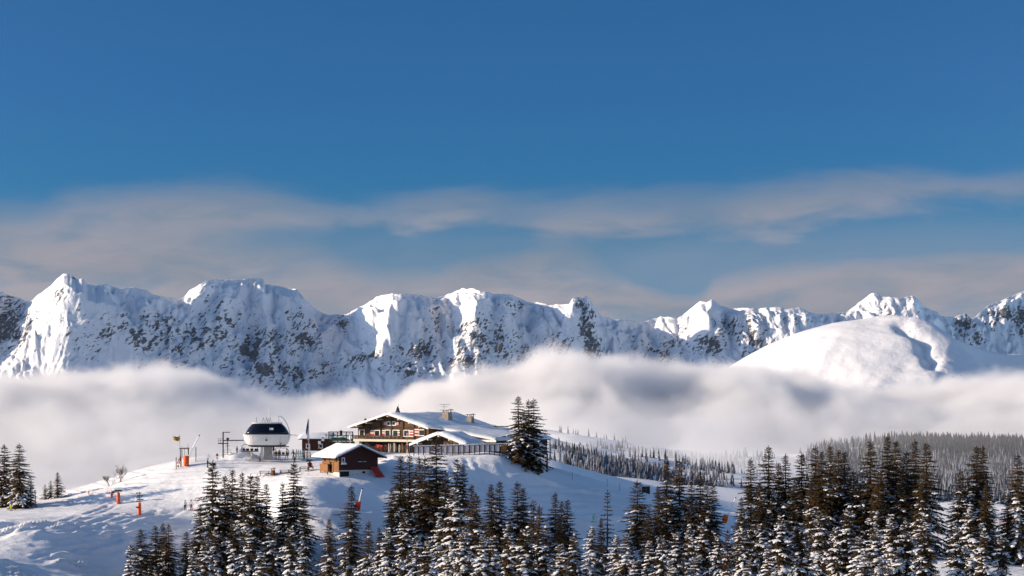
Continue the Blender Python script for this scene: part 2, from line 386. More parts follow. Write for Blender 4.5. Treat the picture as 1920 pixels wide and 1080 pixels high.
# spurs: (px, py at the top) -> (px, py at the bottom), height, half width on the sunny and on the shaded side, in metres
SPURS = [(150, 528, 235, 690, 85, 420, 70), (196, 534, 222, 660, 34, 70, 45), (232, 543, 262, 600, 14, 40, 25), (268, 545, 275, 612, 22, 60, 35), (290, 556, 332, 610, 24, 70, 30), (120, 560, 70, 640, 14, 60, 50), (180, 600, 150, 690, 22, 60, 45), (120, 620, 90, 690, 16, 50, 50), (350, 560, 352, 600, 14, 30, 30), (388, 528, 393, 560, 12, 26, 20), (404, 526, 430, 690, 26, 60, 70), (455, 525, 440, 700, 22, 60, 60), (490, 524, 505, 700, 45, 68, 60), (530, 540, 545, 690, 36, 81, 60), (560, 546, 584, 650, 54, 148, 40), (650, 592, 600, 700, 20, 70, 60), (695, 565, 700, 640, 30, 54, 40), (737, 552, 742, 600, 51, 81, 60), (742, 600, 716, 700, 51, 101, 60), (760, 554, 772, 660, 18, 40, 60), (790, 556, 820, 690, 20, 50, 70), (832, 560, 838, 660, 18, 81, 30), (880, 545, 900, 600, 18, 60, 30), (905, 548, 905, 560, 33, 108, 40), (905, 560, 884, 660, 51, 94, 70), (940, 552, 958, 680, 22, 50, 60), (975, 562, 985, 680, 18, 40, 50), (1012, 569, 1020, 660, 36, 81, 35), (1034, 573, 1042, 660, 33, 68, 30), (1052, 572, 1060, 660, 33, 61, 30), (1069, 572, 1078, 680, 45, 68, 60), (1092, 566, 1118, 690, 30, 40, 50), (1185, 603, 1190, 680, 14, 40, 40), (1252, 596, 1262, 640, 39, 81, 40), (1262, 640, 1230, 690, 16, 60, 60), (1302, 577, 1280, 640, 30, 68, 40), (1318, 567, 1330, 650, 39, 68, 35), (1338, 563, 1352, 660, 45, 68, 45), (1372, 580, 1400, 660, 22, 50, 40), (1394, 579, 1420, 660, 22, 45, 35), (1408, 580, 1440, 650, 20, 45, 35), (1440, 578, 1452, 640, 20, 40, 35), (1462, 578, 1470, 640, 16, 40, 30), (1482, 580, 1492, 640, 18, 40, 30), (1510, 584, 1512, 630, 18, 50, 30), (1552, 590, 1555, 630, 12, 40, 30), (1640, 550, 1660, 600, 10, 80, 60), (1706, 556, 1715, 600, 20, 60, 50), (1735, 578, 1745, 610, 10, 40, 40), (1812, 589, 1830, 640, 24, 40, 60), (1880, 563, 1890, 610, 18, 60, 60)]
# rock: (px, py, radius x, radius y, strength)
ROCK = [(15,600,45,60,1.1),(100,545,60,22,.5),(128,522,24,12,.8),(140,600,40,50,.38),(165,640,60,40,.45),(200,620,40,40,.5),(290,620,80,35,.95),(330,640,90,50,.75),(395,540,30,30,.45),(420,620,70,60,.7),(480,660,80,60,.75),(500,690,60,30,.9),(560,640,60,60,.65),(540,700,60,30,.8),(600,640,30,60,.5),(640,600,20,20,.8),(670,670,40,30,.7),(610,690,40,20,.7),(700,670,60,20,.6),(790,660,60,30,.75),(760,690,60,20,.7),(815,590,20,60,.6),(868,555,22,16,.5),(865,610,25,30,.6),(900,640,50,60,.75),(930,640,60,50,.7),(870,680,40,25,.9),(955,575,30,30,.6),(975,570,14,16,.9),(980,660,40,40,.5),(1050,650,40,30,.6),(1088,568,13,16,1.1),(1100,610,18,50,.85),(1108,655,22,36,.85),(1190,640,40,30,.4),(1284,618,20,20,.5),(1260,660,60,30,.7),(1320,650,60,30,.72),(1360,620,30,40,.6),(1395,620,40,40,.8),(1420,650,60,30,.8),(1390,590,30,20,.5),(1460,590,20,16,.5),(1500,600,50,20,.45),(1560,600,40,14,.4),(1660,575,40,16,.62),(1690,590,40,16,.5),(1712,556,14,8,.7),(1812,610,26,26,1.2),(1830,635,18,20,1.0),(1880,590,50,30,.95),(1920,600,30,40,1.0)]

def rock_material():
    m = bpy.data.materials.new('mountain_snow_rock'); m.use_nodes = True
    t = m.node_tree; g = NT(t); b = t.nodes['Principled BSDF']
    b.inputs['Roughness'].default_value = 0.8; b.inputs['Specular IOR Level'].default_value = 0.1
    pos = g.n('ShaderNodeNewGeometry').outputs['Position']
    a = g.n('ShaderNodeAttribute', attribute_name='rock').outputs['Fac']
    x, y, z = g.sep(pos)
    # beds dip to the left; gullies run down the face
    bed = g.noise(g.comb(g.m('MULTIPLY', g.m('ADD', x, g.m('MULTIPLY', z, 0.9)), 0.034), g.m('MULTIPLY', y, 0.02), g.m('MULTIPLY', g.m('SUBTRACT', z, g.m('MULTIPLY', x, 0.45)), 0.105)), 1.0, 5.0, 0.62, 0.6)
    gul = g.noise(g.comb(g.m('MULTIPLY', g.m('SUBTRACT', x, g.m('MULTIPLY', z, 0.5)), 0.085), g.m('MULTIPLY', y, 0.016), g.m('MULTIPLY', z, 0.026)), 1.0, 5.0, 0.60, 0.4)
    n = g.m('ADD', g.m('MULTIPLY', g.m('SUBTRACT', bed, 0.5), 1.35), g.m('MULTIPLY', g.m('SUBTRACT', gul, 0.5), 1.35))
    n2 = g.noise(pos, 0.06, 4.0, 0.6)
    f = g.m('MULTIPLY', g.ss(g.m('ADD', a, n), 0.41, 0.50), g.ss(a, 0.02, 0.12))
    rock = g.mix(g.ss(n2, 0.3, 0.7), (0.060, 0.066, 0.080, 1), (0.150, 0.152, 0.165, 1))
    g.link(g.mix(f, (0.80, 0.81, 0.84, 1), rock), b.inputs['Base Color'])
    h = g.m('ADD', g.m('MULTIPLY', g.noise(pos, 0.03, 6.0, 0.6), 9.0), g.m('MULTIPLY', f, -2.0))
    h = g.m('MULTIPLY', h, g.ss(a, 0.0, 0.30, 0.45, 1.0))
    bn = g.n('ShaderNodeBump'); bn.inputs['Distance'].default_value = 1.0; bn.inputs['Strength'].default_value = 0.75
    g.link(h, bn.inputs['Height']); g.link(bn.outputs[0], b.inputs['Normal'])
    return m
M_ROCK = rock_material()

def build_range():
    sp = np.array(SKY, float); cr = np.array(CREST, float)
    px_u = np.arange(-120, 2040, 1.9)
    Yc = np.interp(px_u, cr[:, 0], cr[:, 1])
    ker = np.ones(9) / 9.0
    Yc = np.convolve(np.pad(Yc, 4, 'edge'), ker, 'valid')
    Yc = Yc + fbm(px_u / 30.0, px_u * 0 + 3.3, 4, 91) * 45
    Yc = Yc + 0.20 * (px_u - 960) / F * Yc          # the whole wall swings away to the right
    py = np.interp(px_u, sp[:, 0], sp[:, 1]) + fbm(px_u / 7.0, px_u * 0, 3, 77) * 1.8
    S = (HOR - py) / F * Yc
    xs = (px_u - 960) / F * Yc
    # columns are even in x so the plan stays a height field
    xg = np.arange(-2350, 2500, 4.2)
    o = np.argsort(xs)
    Sx = np.interp(xg, xs[o], S[o]); Yx = np.interp(xg, xs[o], Yc[o])
    def blur(a, s):
        n = int(s * 3); k = np.exp(-0.5 * (np.arange(-n, n + 1) / s) ** 2); k /= k.sum()
        return np.convolve(np.pad(a, n, 'edge'), k, 'valid')
    S1, S2 = blur(Sx, 8), blur(Sx, 45)
    d = np.concatenate([np.arange(-160, 0, 16.0), np.arange(0, 700, 3.6), np.arange(700, 1500, 12.0)])
    D, XX = np.meshgrid(d, xg, indexing='ij')
    Dp = np.maximum(D, 0)
    Y1, Y2 = blur(Yx, 14), blur(Yx, 60)
    q1, q2 = sstep(0, 160, Dp), sstep(80, 560, Dp)
    YY = Yx[None] * (1 - q1) + q1 * (Y1[None] * (1 - q2) + Y2[None] * q2) - D
    t1 = sstep(0, 70, Dp); t2 = sstep(40, 330, Dp)
    Sb = Sx[None] * (1 - t1) + t1 * (S1[None] * (1 - t2) + S2[None] * t2)
    fall = 0.95 * Dp - 0.25 * np.maximum(Dp - 330, 0) - 0.25 * np.maximum(Dp - 700, 0)
    Z = Sb - fall - 1.1 * np.maximum(-D, 0)
    # ridges and gullies grow below the crest; two families cross at a slant
    g = sstep(2, 130, Dp)
    wx = XX + fbm(XX / 190.0, YY / 190.0, 3, 5) * 95
    r1 = ridged((wx + 0.55 * D) / 230.0, (D - 0.25 * XX) / 520.0, 4, 11, 0.52)
    r2 = ridged((wx - 0.60 * D) / 170.0, (D + 0.25 * XX) / 420.0, 4, 19, 0.52)
    Z += g * (np.maximum(r1, r2) - 0.62) * 115
    wx2 = XX + fbm(XX / 50.0, D / 50.0, 3, 6) * 26
    Z += sstep(0, 45, Dp) * (ridged((wx2 + 0.3 * D) / 62.0, D / 190.0, 3, 12, 0.55) - 0.55) * 33
    Z += g * fbm(XX / 120.0, YY / 100.0, 5, 8, 0.55) * 12
    Z += sstep(0, 60, Dp) * (ridged((XX + 22 * fbm(XX / 60.0, D / 120.0, 2, 27)) / 100.0, D / 700.0, 2, 29, 0.5) - 0.6) * 50
    Z += sstep(0, 30, Dp) * (ridged((wx2 - 0.35 * D) / 36.0, D / 110.0, 2, 18, 0.5) - 0.55) * 17
    Z += sstep(0, 25, Dp) * (ridged((XX + 8 * fbm(XX / 20.0, D / 30.0, 2, 7)) / 21.0, D / 130.0, 2, 13, 0.5) - 0.5) * 8.0 * (0.35 + 0.65 * sstep(.35, .65, vnoise(XX / 150.0, D / 120.0, 4)))
    # named spurs: sharp on the crest line, wide towards the sun
    add = np.zeros_like(Z)
    for (ax, ay, bx, by, h, wl, wr) in SPURS:
        Ya = np.interp(ax, px_u, Yc); xa = (ax - 960) / F * Ya
        sa = np.interp(ax, px_u, py); sb = np.interp(bx, px_u, py)
        da = max(0.0, (ay - sa) / F * 8200 / 0.98); db = max(da + 40, (by - sb) / F * 8200 / 0.98)
        Yb = np.interp(bx, px_u, Yc) - db; xb = (bx - 960) / F * Yb
        t = (D - da) / (db - da)
        xc = xa + (xb - xa) * np.clip(t, -0.2, 1.4) + fbm(D / 60.0, D * 0 + ax, 3, int(ax)) * 14
        amp = h * 1.7 * sstep(-0.05, 0.22, t) * (1 - 0.75 * sstep(0.85, 1.35, t))
        q = XX - xc
        prof = np.where(q < 0, np.clip(1 + q / wl, 0, 1) ** 1.15, np.clip(1 - q / wr, 0, 1) ** 1.1)
        add = np.maximum(add, amp * prof * sstep(0, 85, Dp))
    Z += add
    # no spur stands above the crest behind it
    lim = (HOR - np.interp(960 + F * XX / YY, px_u, py)) / F * YY - 0.28 * Dp
    Z = np.where(D > 0, np.minimum(Z, lim), Z)
    # rock
    PX = 960 + F * XX / YY; PY = HOR - F * Z / YY
    zone = np.zeros_like(Z)
    for (a, b, rx, ry, k) in ROCK:
        zone = np.maximum(zone, k * np.exp(-((PX - a) / rx) ** 2 * 0.9 - ((PY - b) / ry) ** 2 * 0.9))
    blob = fbm(XX / 70.0, D / 55.0, 4, 53, 0.6)
    gx = np.gradient(Z, xg, axis=1); gd = np.gradient(Z, d, axis=0)
    steep = np.clip(np.hypot(gx, gd) - 1.05, -.6, .9)
    zc = np.minimum(zone * 1.4, 1.0)
    rock = zone * 0.43 + zc * (blob * 0.26 + steep * 0.22) + 0.10 * np.clip(steep - .35, 0, 1)
    crag = sstep(0.35, 0.75, rock)
    Z += crag * sstep(3, 20, Dp) * (ridged(XX / 20.0, D / 22.0, 3, 61, 0.6) - 0.55) * 15
    V = np.stack([XX, YY, Z], -1).reshape(-1, 3)
    me = np_mesh('mountains', V, grid_faces(*Z.shape), M_ROCK, True, {'rock': rock.ravel()})
    link('mountains', me, kind='structure')

    # the rounded snowy mountain in front of it at the right, ~6 km away
    top = np.array([(1180, 760), (1300, 722), (1395, 672), (1440, 645), (1500, 622), (1560, 605), (1620, 599), (1672, 595), (1720, 599), (1760, 608), (1800, 622), (1840, 640), (1870, 648), (1920, 652), (2040, 664), (2200, 690)], float)
    xg = np.arange(300, 2300, 5.5); dd = np.concatenate([np.arange(-300, 0, 20.0), np.arange(0, 1500, 5.5)])
    D, XX = np.meshgrid(dd, xg, indexing='ij')
    Yr = 6200 + 0.0 * xg + 260 * np.maximum((xg - 1180) / 700, 0)
    pxx = 960 + F * xg / Yr
    Sx = (HOR - np.interp(pxx, top[:, 0], top[:, 1])) / F * Yr
    Sx = np.convolve(np.pad(Sx, 10, 'edge'), np.ones(21) / 21, 'valid')
    Dp = np.maximum(D, 0)
    YY = Yr[None] - D
    sl = 0.10 + 0.25 * sstep(0, 500, Dp)
    Z = Sx[None] - sl * Dp - 0.3 * np.maximum(-D, 0)
    # its shaded flank: a rib from the summit down to the right, hollow beyond it
    pth = [(1178, 0), (1215, 120), (1290, 260), (1380, 420), (1440, 600)]
    xr = np.interp(Dp, [p[1] for p in pth], [p[0] for p in pth])
    q = XX - xr
    Z -= sstep(0, 230, q) * (105 + 0.05 * Dp) * sstep(0, 120, Dp + 40) * (1 - 0.5 * sstep(260, 700, q))
    Z += np.exp(-(q / 70) ** 2) * 10
    # couloir in the sunny side
    xc = 1215 - 60 + 0.0 * Dp + fbm(Dp / 120.0, Dp * 0, 3, 4) * 40 + 0.16 * Dp
    Z -= np.exp(-((XX - xc) / 26) ** 2) * 20 * sstep(120, 220, Dp) * (1 - sstep(420, 560, Dp))
    Z += fbm(XX / 260.0, YY / 260.0, 4, 14, 0.4) * 16 * sstep(0, 160, Dp) + fbm(XX / 60.0, YY / 60.0, 3, 15) * 1.6 + (ridged((XX + D * .4) / 150.0, D / 420.0, 3, 44, .5) - .55) * 7 * sstep(60, 300, Dp)
    rock = 0.25 * (ridged(XX / 40.0, YY / 40.0, 3, 16)) * np.exp(-((XX - xc - 20) / 60) ** 2)
    V = np.stack([XX, YY, Z], -1).reshape(-1, 3)
    link('snow_dome_mountain', np_mesh('snow_dome_mountain', V, grid_faces(*Z.shape), M_ROCK, True, {'rock': rock.ravel()}), kind='structure')
build_range()

# ------------------------------------------------------------------ wooded hills beyond the near slope
HP = [(700,1000,760),(1000,880,800),(1060,890,800),(1150,925,800),(1250,960,800),(1400,990,800),(1600,990,800),(1920,985,800),(2050,985,800),
 (900,880,1150),(1000,842,1200),(1060,850,1200),(1130,872,1200),(1230,905,1200),(1350,935,1200),(1450,955,1200),(1600,962,1200),(1800,960,1200),(1920,960,1200),(2050,960,1200),
 (900,860,1600),(1000,828,1600),(1100,838,1600),(1200,862,1600),(1300,890,1600),(1400,905,1600),(1500,905,1600),(1600,900,1500),(1750,900,1500),(1920,900,1500),(2050,900,1500),
 (900,860,1950),(1000,808,1950),(1060,812,1950),(1200,838,1950),(1330,862,1950),(1450,862,1950),(1560,846,1900),(1650,838,1900),(1750,834,1900),(1850,840,1900),(1920,846,1900),(2050,850,1900),
 (1000,860,2400),(1400,900,2400),(1750,880,2400),(2050,890,2400),(400,960,1200),(400,960,1700),(400,980,2400),(0,1000,1200),(0,1000,2000),(-100,1000,760),(400,1010,760)]
hp = np.array([tuple(at(*p)) for p in HP]); HPP = hp[:, :2] / 100.0; HW = tps_fit(HPP, hp[:, 2], 0.0005)
def hill_z(X, Y):
    X = np.asarray(X, float); Y = np.asarray(Y, float)
    return tps_eval(HPP, HW, X / 100.0, Y / 100.0) + fbm(X / 90.0, Y / 90.0, 4, 33) * 7.0
def build_hills():
    xs = np.arange(-620, 760, 7.0); ys = np.arange(620, 2500, 8.0)
    X, Y = np.meshgrid(xs, ys); Z = hill_z(X, Y) - sstep(760, 620, Y) * 60
    V = np.stack([X, Y, Z], -1).reshape(-1, 3)
    link('hills', np_mesh('hills', V, grid_faces(*X.shape), M_SNOW), kind='structure')
build_hills()
# ------------------------------------------------------------------ the bank of cloud that fills the valley
def fog_material(name, dens, aniso=0.0, col=(0.965, 0.966, 0.972, 1)):
    m = bpy.data.materials.new(name); m.use_nodes = True
    t = m.node_tree; t.nodes.clear(); g = NT(t)
    pv = g.n('ShaderNodeVolumePrincipled')
    pv.inputs['Color'].default_value = col; pv.inputs['Density'].default_value = dens
    pv.inputs['Anisotropy'].default_value = aniso
    o = g.n('ShaderNodeOutputMaterial'); g.link(pv.outputs[0], o.inputs['Volume'])
    return m
FOG_LO, FOG_HI = (-900, 1150, -230), (900, 2900, 110)
def build_fog():
    gt = bpy.data.node_groups.new('cloud_bank', 'GeometryNodeTree')
    gt.interface.new_socket('Geometry', in_out='OUTPUT', socket_type='NodeSocketGeometry')
    g = NT(gt)
    p = g.n('GeometryNodeInputPosition').outputs[0]
    x, y, z = g.sep(p)
    def prof(Y, pts):
        """height of the cloud top along a west-east line Y metres away, from photograph columns and rows"""
        u = g.m('ADD', g.m('MULTIPLY', x, 1 / 2000.0), 0.5, clamp=True)
        q = [((px - 960) / F * Y / 2000.0 + 0.5, ((HOR - py) / F * Y + 250) / 400.0) for px, py in pts]
        q = [(0.0, q[0][1])] + [k for k in q if 0.001 < k[0] < 0.999] + [(1.0, q[-1][1])]
        return g.m('SUBTRACT', g.m('MULTIPLY', g.curve(u, q), 400.0), 250.0)
    h0 = prof(1300, [(-200, 985), (500, 985), (900, 1000), (1000, 1040), (1250, 1080), (1350, 1080), (1420, 1100), (1560, 1180), (2100, 1200)])
    h1 = prof(2080, [(-200, 930), (500, 930), (900, 880), (1000, 822), (1100, 828), (1250, 850), (1400, 850), (1560, 862), (1650, 862), (1750, 862), (1850, 862), (2100, 862)])
    h3 = prof(2500, [(-300, 690), (0, 694), (60, 696), (200, 690), (270, 676), (340, 694), (420, 724), (520, 745), (600, 742), (650, 724), (700, 736), (760, 712), (850, 696), (950, 690), (1020, 668), (1090, 664), (1180, 676), (1300, 672), (1400, 670), (1500, 680), (1600, 704), (1700, 712), (1800, 706), (1920, 694), (2200, 690)])
    def lerp(a, b, t): return g.m('ADD', a, g.m('MULTIPLY', g.m('SUBTRACT', b, a), t))
    def lin(a, b):
        return g.m('DIVIDE', g.m('SUBTRACT', y, a), b - a, clamp=True)
    H = lerp(lerp(h0, h1, lin(1300, 2080)), h3, lin(2300, 2500))
    def billow(sc, det, seed_shift):      # rounded heads with creases between them
        v = g.noise(g.vm('ADD', p, (seed_shift, 0, 0)), sc, det, 0.5, 0.3)
        return g.m('SUBTRACT', 0.42, g.m('ABSOLUTE', g.m('MULTIPLY', g.m('SUBTRACT', v, 0.5), 3.2)))
    n1 = g.noise(p, 1 / 330.0, 2.0, 0.5, 0.5)
    n2 = g.noise(p, 1 / 110.0, 4.0, 0.58, 0.6)
    n3 = g.noise(p, 1 / 42.0, 3.0, 0.62, 0.4)
    n = g.m('ADD', g.m('MULTIPLY', g.m('SUBTRACT', n1, 0.5), 60.0), g.m('ADD', g.m('MULTIPLY', g.m('SUBTRACT', n2, 0.5), 64.0), g.m('MULTIPLY', g.m('SUBTRACT', n3, 0.5), 44.0)))
    n = g.m('ADD', n, g.m('MULTIPLY', g.m('SUBTRACT', g.noise(p, 1 / 19.0, 2.0, 0.6, 0.5), 0.5), 17.0))
    n = g.m('ADD', n, g.m('ADD', g.m('MULTIPLY', billow(1 / 150.0, 1.0, 900.0), 26.0), g.m('MULTIPLY', billow(1 / 62.0, 2.0, 300.0), 17.0)))
    depth = g.m('ADD', g.m('SUBTRACT', H, z), g.m('SUBTRACT', n, 14.0))
    far = g.ss(y, 1300, 2300, 0.35, 1.0)
    d = g.m('MULTIPLY', g.ss(depth, -2.0, 26.0), far)
    d = g.m('MULTIPLY', d, g.ss(n2, 0.28, 0.6, 0.35, 1.0))
    # a stray wisp hanging over the hollow right of centre
    cx, cy_, cz = at(1335, 905, 1650)
    q = g.vm('LENGTH', g.vm('MULTIPLY', g.vm('SUBTRACT', p, (cx, cy_, cz)), (1 / 62.0, 1 / 220.0, 1 / 44.0)))
    w = g.m('MULTIPLY', g.ss(g.m('ADD', q, g.m('MULTIPLY', g.m('SUBTRACT', n2, 0.5), 1.9)), 1.2, 0.3), 0.16)
    cx, cy_, cz = at(1215, 872, 1560)
    q = g.vm('LENGTH', g.vm('MULTIPLY', g.vm('SUBTRACT', p, (cx, cy_, cz)), (1 / 20.0, 1 / 90.0, 1 / 13.0)))
    w2 = g.m('MULTIPLY', g.ss(g.m('ADD', q, g.m('MULTIPLY', g.m('SUBTRACT', n2, 0.5), 1.9)), 1.2, 0.3), 0.30)
    d = g.m('MAXIMUM', d, g.m('MAXIMUM', w, w2))
    # thin mist lying over the far woods
    d = g.m('MAXIMUM', d, g.m('MULTIPLY', g.m('MULTIPLY', g.ss(z, 10.0, -30.0), g.ss(y, 1250.0, 1750.0)), MIST))
    # fades out before every face of the box
    for c, lo, hi in ((x, FOG_LO[0], FOG_HI[0]), (y, FOG_LO[1], FOG_HI[1])):
        d = g.m('MULTIPLY', d, g.m('MULTIPLY', g.ss(c, lo, lo + 60.0), g.ss(c, hi, hi - 60.0)))
    vc = g.n('GeometryNodeVolumeCube')
    g.link(d, vc.inputs['Density'])
    vc.inputs['Min'].default_value = FOG_LO; vc.inputs['Max'].default_value = FOG_HI
    for k, v in zip(('Resolution X', 'Resolution Y', 'Resolution Z'), (330, 300, 72)): vc.inputs[k].default_value = v
    sm = g.n('GeometryNodeSetMaterial'); sm.inputs['Material'].default_value = fog_material('cloud_bank', FOG_DENSITY)
    g.link(vc.outputs[0], sm.inputs[0])
    out = g.n('NodeGroupOutput'); g.link(sm.outputs[0], out.inputs[0])
    me = bpy.data.meshes.new('valley_fog')
    o = link('valley_fog', me, kind='stuff')
    o['label'] = 'bank of grey white cloud filling the valley below the range'
    md = o.modifiers.new('cloud_bank', 'NODES'); md.node_group = gt
FOG_DENSITY, MIST = 0.038, 0.020
build_fog()

def build_haze():
    lo, hi = (-2650, -60, -470), (2700, 10800, 640)
    v = [(x, y, z) for z in (lo[2], hi[2]) for y in (lo[1], hi[1]) for x in (lo[0], hi[0])]
    f = [(0, 2, 3, 1), (4, 5, 7, 6), (0, 1, 5, 4), (1, 3, 7, 5), (3, 2, 6, 7), (2, 0, 4, 6)]
    o = link('haze', np_mesh('haze', v, f, fog_material('thin_haze', HAZE_DENSITY, 0.0, (0.72, 0.84, 1.0, 1)), False), kind='stuff')
    o['label'] = 'thin cold air haze between the slope and the range'
HAZE_DENSITY = 0.000003
build_haze()
# ------------------------------------------------------------------ spruces
def leaf_material():
    m = bpy.data.materials.new('spruce_needles'); m.use_nodes = True
    t = m.node_tree; g = NT(t); b = t.nodes['Principled BSDF']
    b.inputs['Roughness'].default_value = 0.6; b.inputs['Specular IOR Level'].default_value = 0.15
    pos = g.n('ShaderNodeNewGeometry').outputs['Position']
    n = g.noise(pos, 1.7, 3.0, 0.6)
    c = g.mix(g.ss(n, 0.32, 0.72), (0.011, 0.011, 0.007, 1), (0.165, 0.090, 0.031, 1))  # near-black and golden tones put shaded and sunlit needles into the colour
    r = g.n('ShaderNodeObjectInfo').outputs['Random']
    c = g.mix(g.m('MULTIPLY', r, 0.55), c, (0.034, 0.028, 0.012, 1))
    g.link(c, b.inputs['Base Color'])
    return m
M_LEAF = leaf_material()
M_BARK = mat('spruce_bark', (0.10, 0.075, 0.055), 0.9, grain=0.4, gscale=6)
M_TSNOW = mat('branch_snow', (0.86, 0.87, 0.90), 0.7, spec=0.15)
M_FROST = mat('frosted_needles', (0.150, 0.160, 0.185), 0.8, spec=0.1, grain=0.85, gscale=0.10)

def spruce_meshes(seed, H=16.0, ratio=0.25, snow=0.6, sparse=0.0, topsnow=0.12, hang=0.0):
    """trunk, crown and branch snow of one spruce of H metres, its foot at the origin"""
    rs = np.random.RandomState(seed)
    LV, LF, SV, SF = [], [], [], []
    nl = [0]; ns = [0]
    Rb = H * ratio * 0.5
    def spray(p0, d, L, w, up):
        """a flat needle-covered twig: two blades meeting in a low ridge, ragged to its tip"""
        side = np.cross(d, up); k = np.linalg.norm(side)
        if k < 1e-6: return
        side /= k; nn = np.cross(side, d)
        a = p0; m_ = p0 + d * L * 0.45; e = p0 + d * L - nn * L * 0.10
        v = [a, m_ + side * w - nn * w * 0.45, m_ + nn * w * 0.12, m_ - side * w - nn * w * 0.45, e]
        i = nl[0]; LV.extend(v); LF.extend([(i, i + 1, i + 2), (i, i + 2, i + 3), (i + 1, i + 4, i + 2), (i + 2, i + 4, i + 3)]); nl[0] += 5
    def pillow(p0, d, L, w, h):
        """a cushion of snow lying along a twig"""
        up = np.array([0, 0, 1.0]); side = np.cross(d, up); k = np.linalg.norm(side)
        if k < 1e-6: return
        side /= k; nn = np.cross(side, d)
        if nn[2] < 0: nn = -nn
        v = [p0 - d * 0.03, p0 + d * L * .3 + side * w, p0 + d * L * .75 + side * w * .9, p0 + d * L * 1.04, p0 + d * L * .75 - side * w * .9, p0 + d * L * .3 - side * w,
             p0 + d * L * .3 + nn * h, p0 + d * L * .78 + nn * h * .9]
        i = ns[0]; SV.extend(v)
        SF.extend([(i + a, i + b, i + c) for a, b, c in ((0, 1, 6), (1, 2, 7), (1, 7, 6), (2, 3, 7), (3, 4, 7), (4, 5, 6), (4, 6, 7), (5, 0, 6))]); ns[0] += 8
    z = H * 0.045
    lop = rs.uniform(0, 6.28); lopk = rs.uniform(0.0, 0.22)
    gap_z = rs.uniform(0.2, 0.9, 3)
    while z < H * 0.975:
        t = z / H
        Rr = Rb * (1 - t) ** 0.82 * (0.75 + 0.25 * min(1, t / 0.12)) + 0.10
        nb = int(round((6.0 + 4.0 * (1 - t)) * (1 - 0.45 * sparse)))
        if t > 0.9: nb = 5
        a0 = rs.uniform(0, 6.28)
        zfac = rs.uniform(.82, 1.12)
        for b in range(nb):
            az = a0 + 6.283 * b / nb + rs.uniform(-.25, .25)
            L = Rr * rs.uniform(0.60, 1.15) * zfac * (1 + lopk * math.cos(az - lop))
            if rs.rand() < 0.16: L *= 0.5
            if rs.rand() < 0.08: L *= 1.3
            if L < 0.12: continue
            el0 = 0.75 * sstep(0.80, 1.0, t) + 0.10 - (0.50 + hang) * (1 - t)      # upturned near the top, hanging below
            droop = (0.55 - .2 * hang) * (1 - t) + 0.12
            zz = z + rs.uniform(-.12, .12)
            hx = np.array([math.cos(az), math.sin(az), 0.0])
            nseg = 4
            pts = [hx * 0.05 + np.array([0, 0, zz])]
            for s in range(nseg):
                f = (s + 0.5) / nseg
                el = el0 - droop * f + (0.42 - .5 * hang) * max(0, f - 0.6) / 0.4 * (1 - 0.4 * t)
                pts.append(pts[-1] + (hx * math.cos(el) + np.array([0, 0, math.sin(el)])) * L / nseg)
            pts = np.array(pts)
            sidev = np.array([-math.sin(az), math.cos(az), 0.0])
            # twigs along the limb
            step = 0.20 if sparse < .5 else 0.42
            nt = max(2, int(L / step))
            heavy = rs.rand() < snow * (topsnow + (1 - topsnow) * (1 - sstep(0.30, 0.85, t)))
            for k in range(nt):
                f = (k + 0.6) / nt
                s = min(int(f * nseg), nseg - 1); fr = f * nseg - s
                p = pts[s] * (1 - fr) + pts[s + 1] * fr
                fw = pts[s + 1] - pts[s]; fw = fw / np.linalg.norm(fw)
                tl = min(0.75, max(0.20, 0.42 * L * (1 - f) + 0.20)) * rs.uniform(.75, 1.2)
                for sd in (-1, 1):
                    d = fw * rs.uniform(.45, .8) + sidev * sd * rs.uniform(.55, .9) + np.array([0, 0, -rs.uniform(.05, .55)])
                    d /= np.linalg.norm(d)
                    spray(p, d, tl, 0.07 + 0.04 * rs.rand(), np.array([0, 0, 1.0]))
                    if heavy and rs.rand() < 0.34 and t < 0.93:
                        pillow(p + np.array([0, 0, .03]) + d * tl * .15, d, tl * rs.uniform(.6, 1.0), 0.08 + 0.09 * rs.rand(), 0.09)
                if rs.rand() < 0.35:      # hanging twig under the limb
                    d = fw * .5 + np.array([0, 0, -1.0]) + sidev * rs.uniform(-.4, .4); d /= np.linalg.norm(d)
                    spray(p, d, tl * .8, 0.05, hx)
            for s in range(nseg):
                d = pts[s + 1] - pts[s]; l = np.linalg.norm(d); d = d / l
                spray(pts[s] - d * .05, d, l * 1.25 + .08, 0.06, np.array([0, 0, 1.0]))
                if heavy and rs.rand() < (0.72 if hang == 0 else .95) and (s > 0 or L < 0.9):
                    pillow(pts[s] + np.array([0, 0, .035]), d, l * rs.uniform(.9, 1.2), (0.15 + 0.16 * rs.rand()) * (1.0 if s < 3 else .7), 0.08)
        z += (0.34 + 0.30 * (1 - t)) * (1 + 0.5 * sparse) * rs.uniform(.8, 1.2) * (0.7 if t > .85 else 1)
    # leader shoot
    for k in range(7):
        a = k * 0.9; zz = H * (0.955 + 0.006 * k)
        d = np.array([math.cos(a) * .5, math.sin(a) * .5, 0.8]); d /= np.linalg.norm(d)
        spray(np.array([0, 0, zz]), d, 0.22, 0.035, np.array([math.cos(a + 1.57), math.sin(a + 1.57), 0.0]))
    spray(np.array([0, 0, H * .965]), np.array([0, 0, 1.0]), H * 0.035, 0.03, np.array([1.0, 0, 0])); spray(np.array([0, 0, H * .965]), np.array([0, 0, 1.0]), H * 0.035, 0.03, np.array([0, 1.0, 0]))
    crown = np_mesh('spruce_crown', LV, LF, M_LEAF, False)
    snowm = np_mesh('spruce_snow', SV, SF, M_TSNOW, True) if SV else None
    # trunk
    tv, tf = [], []
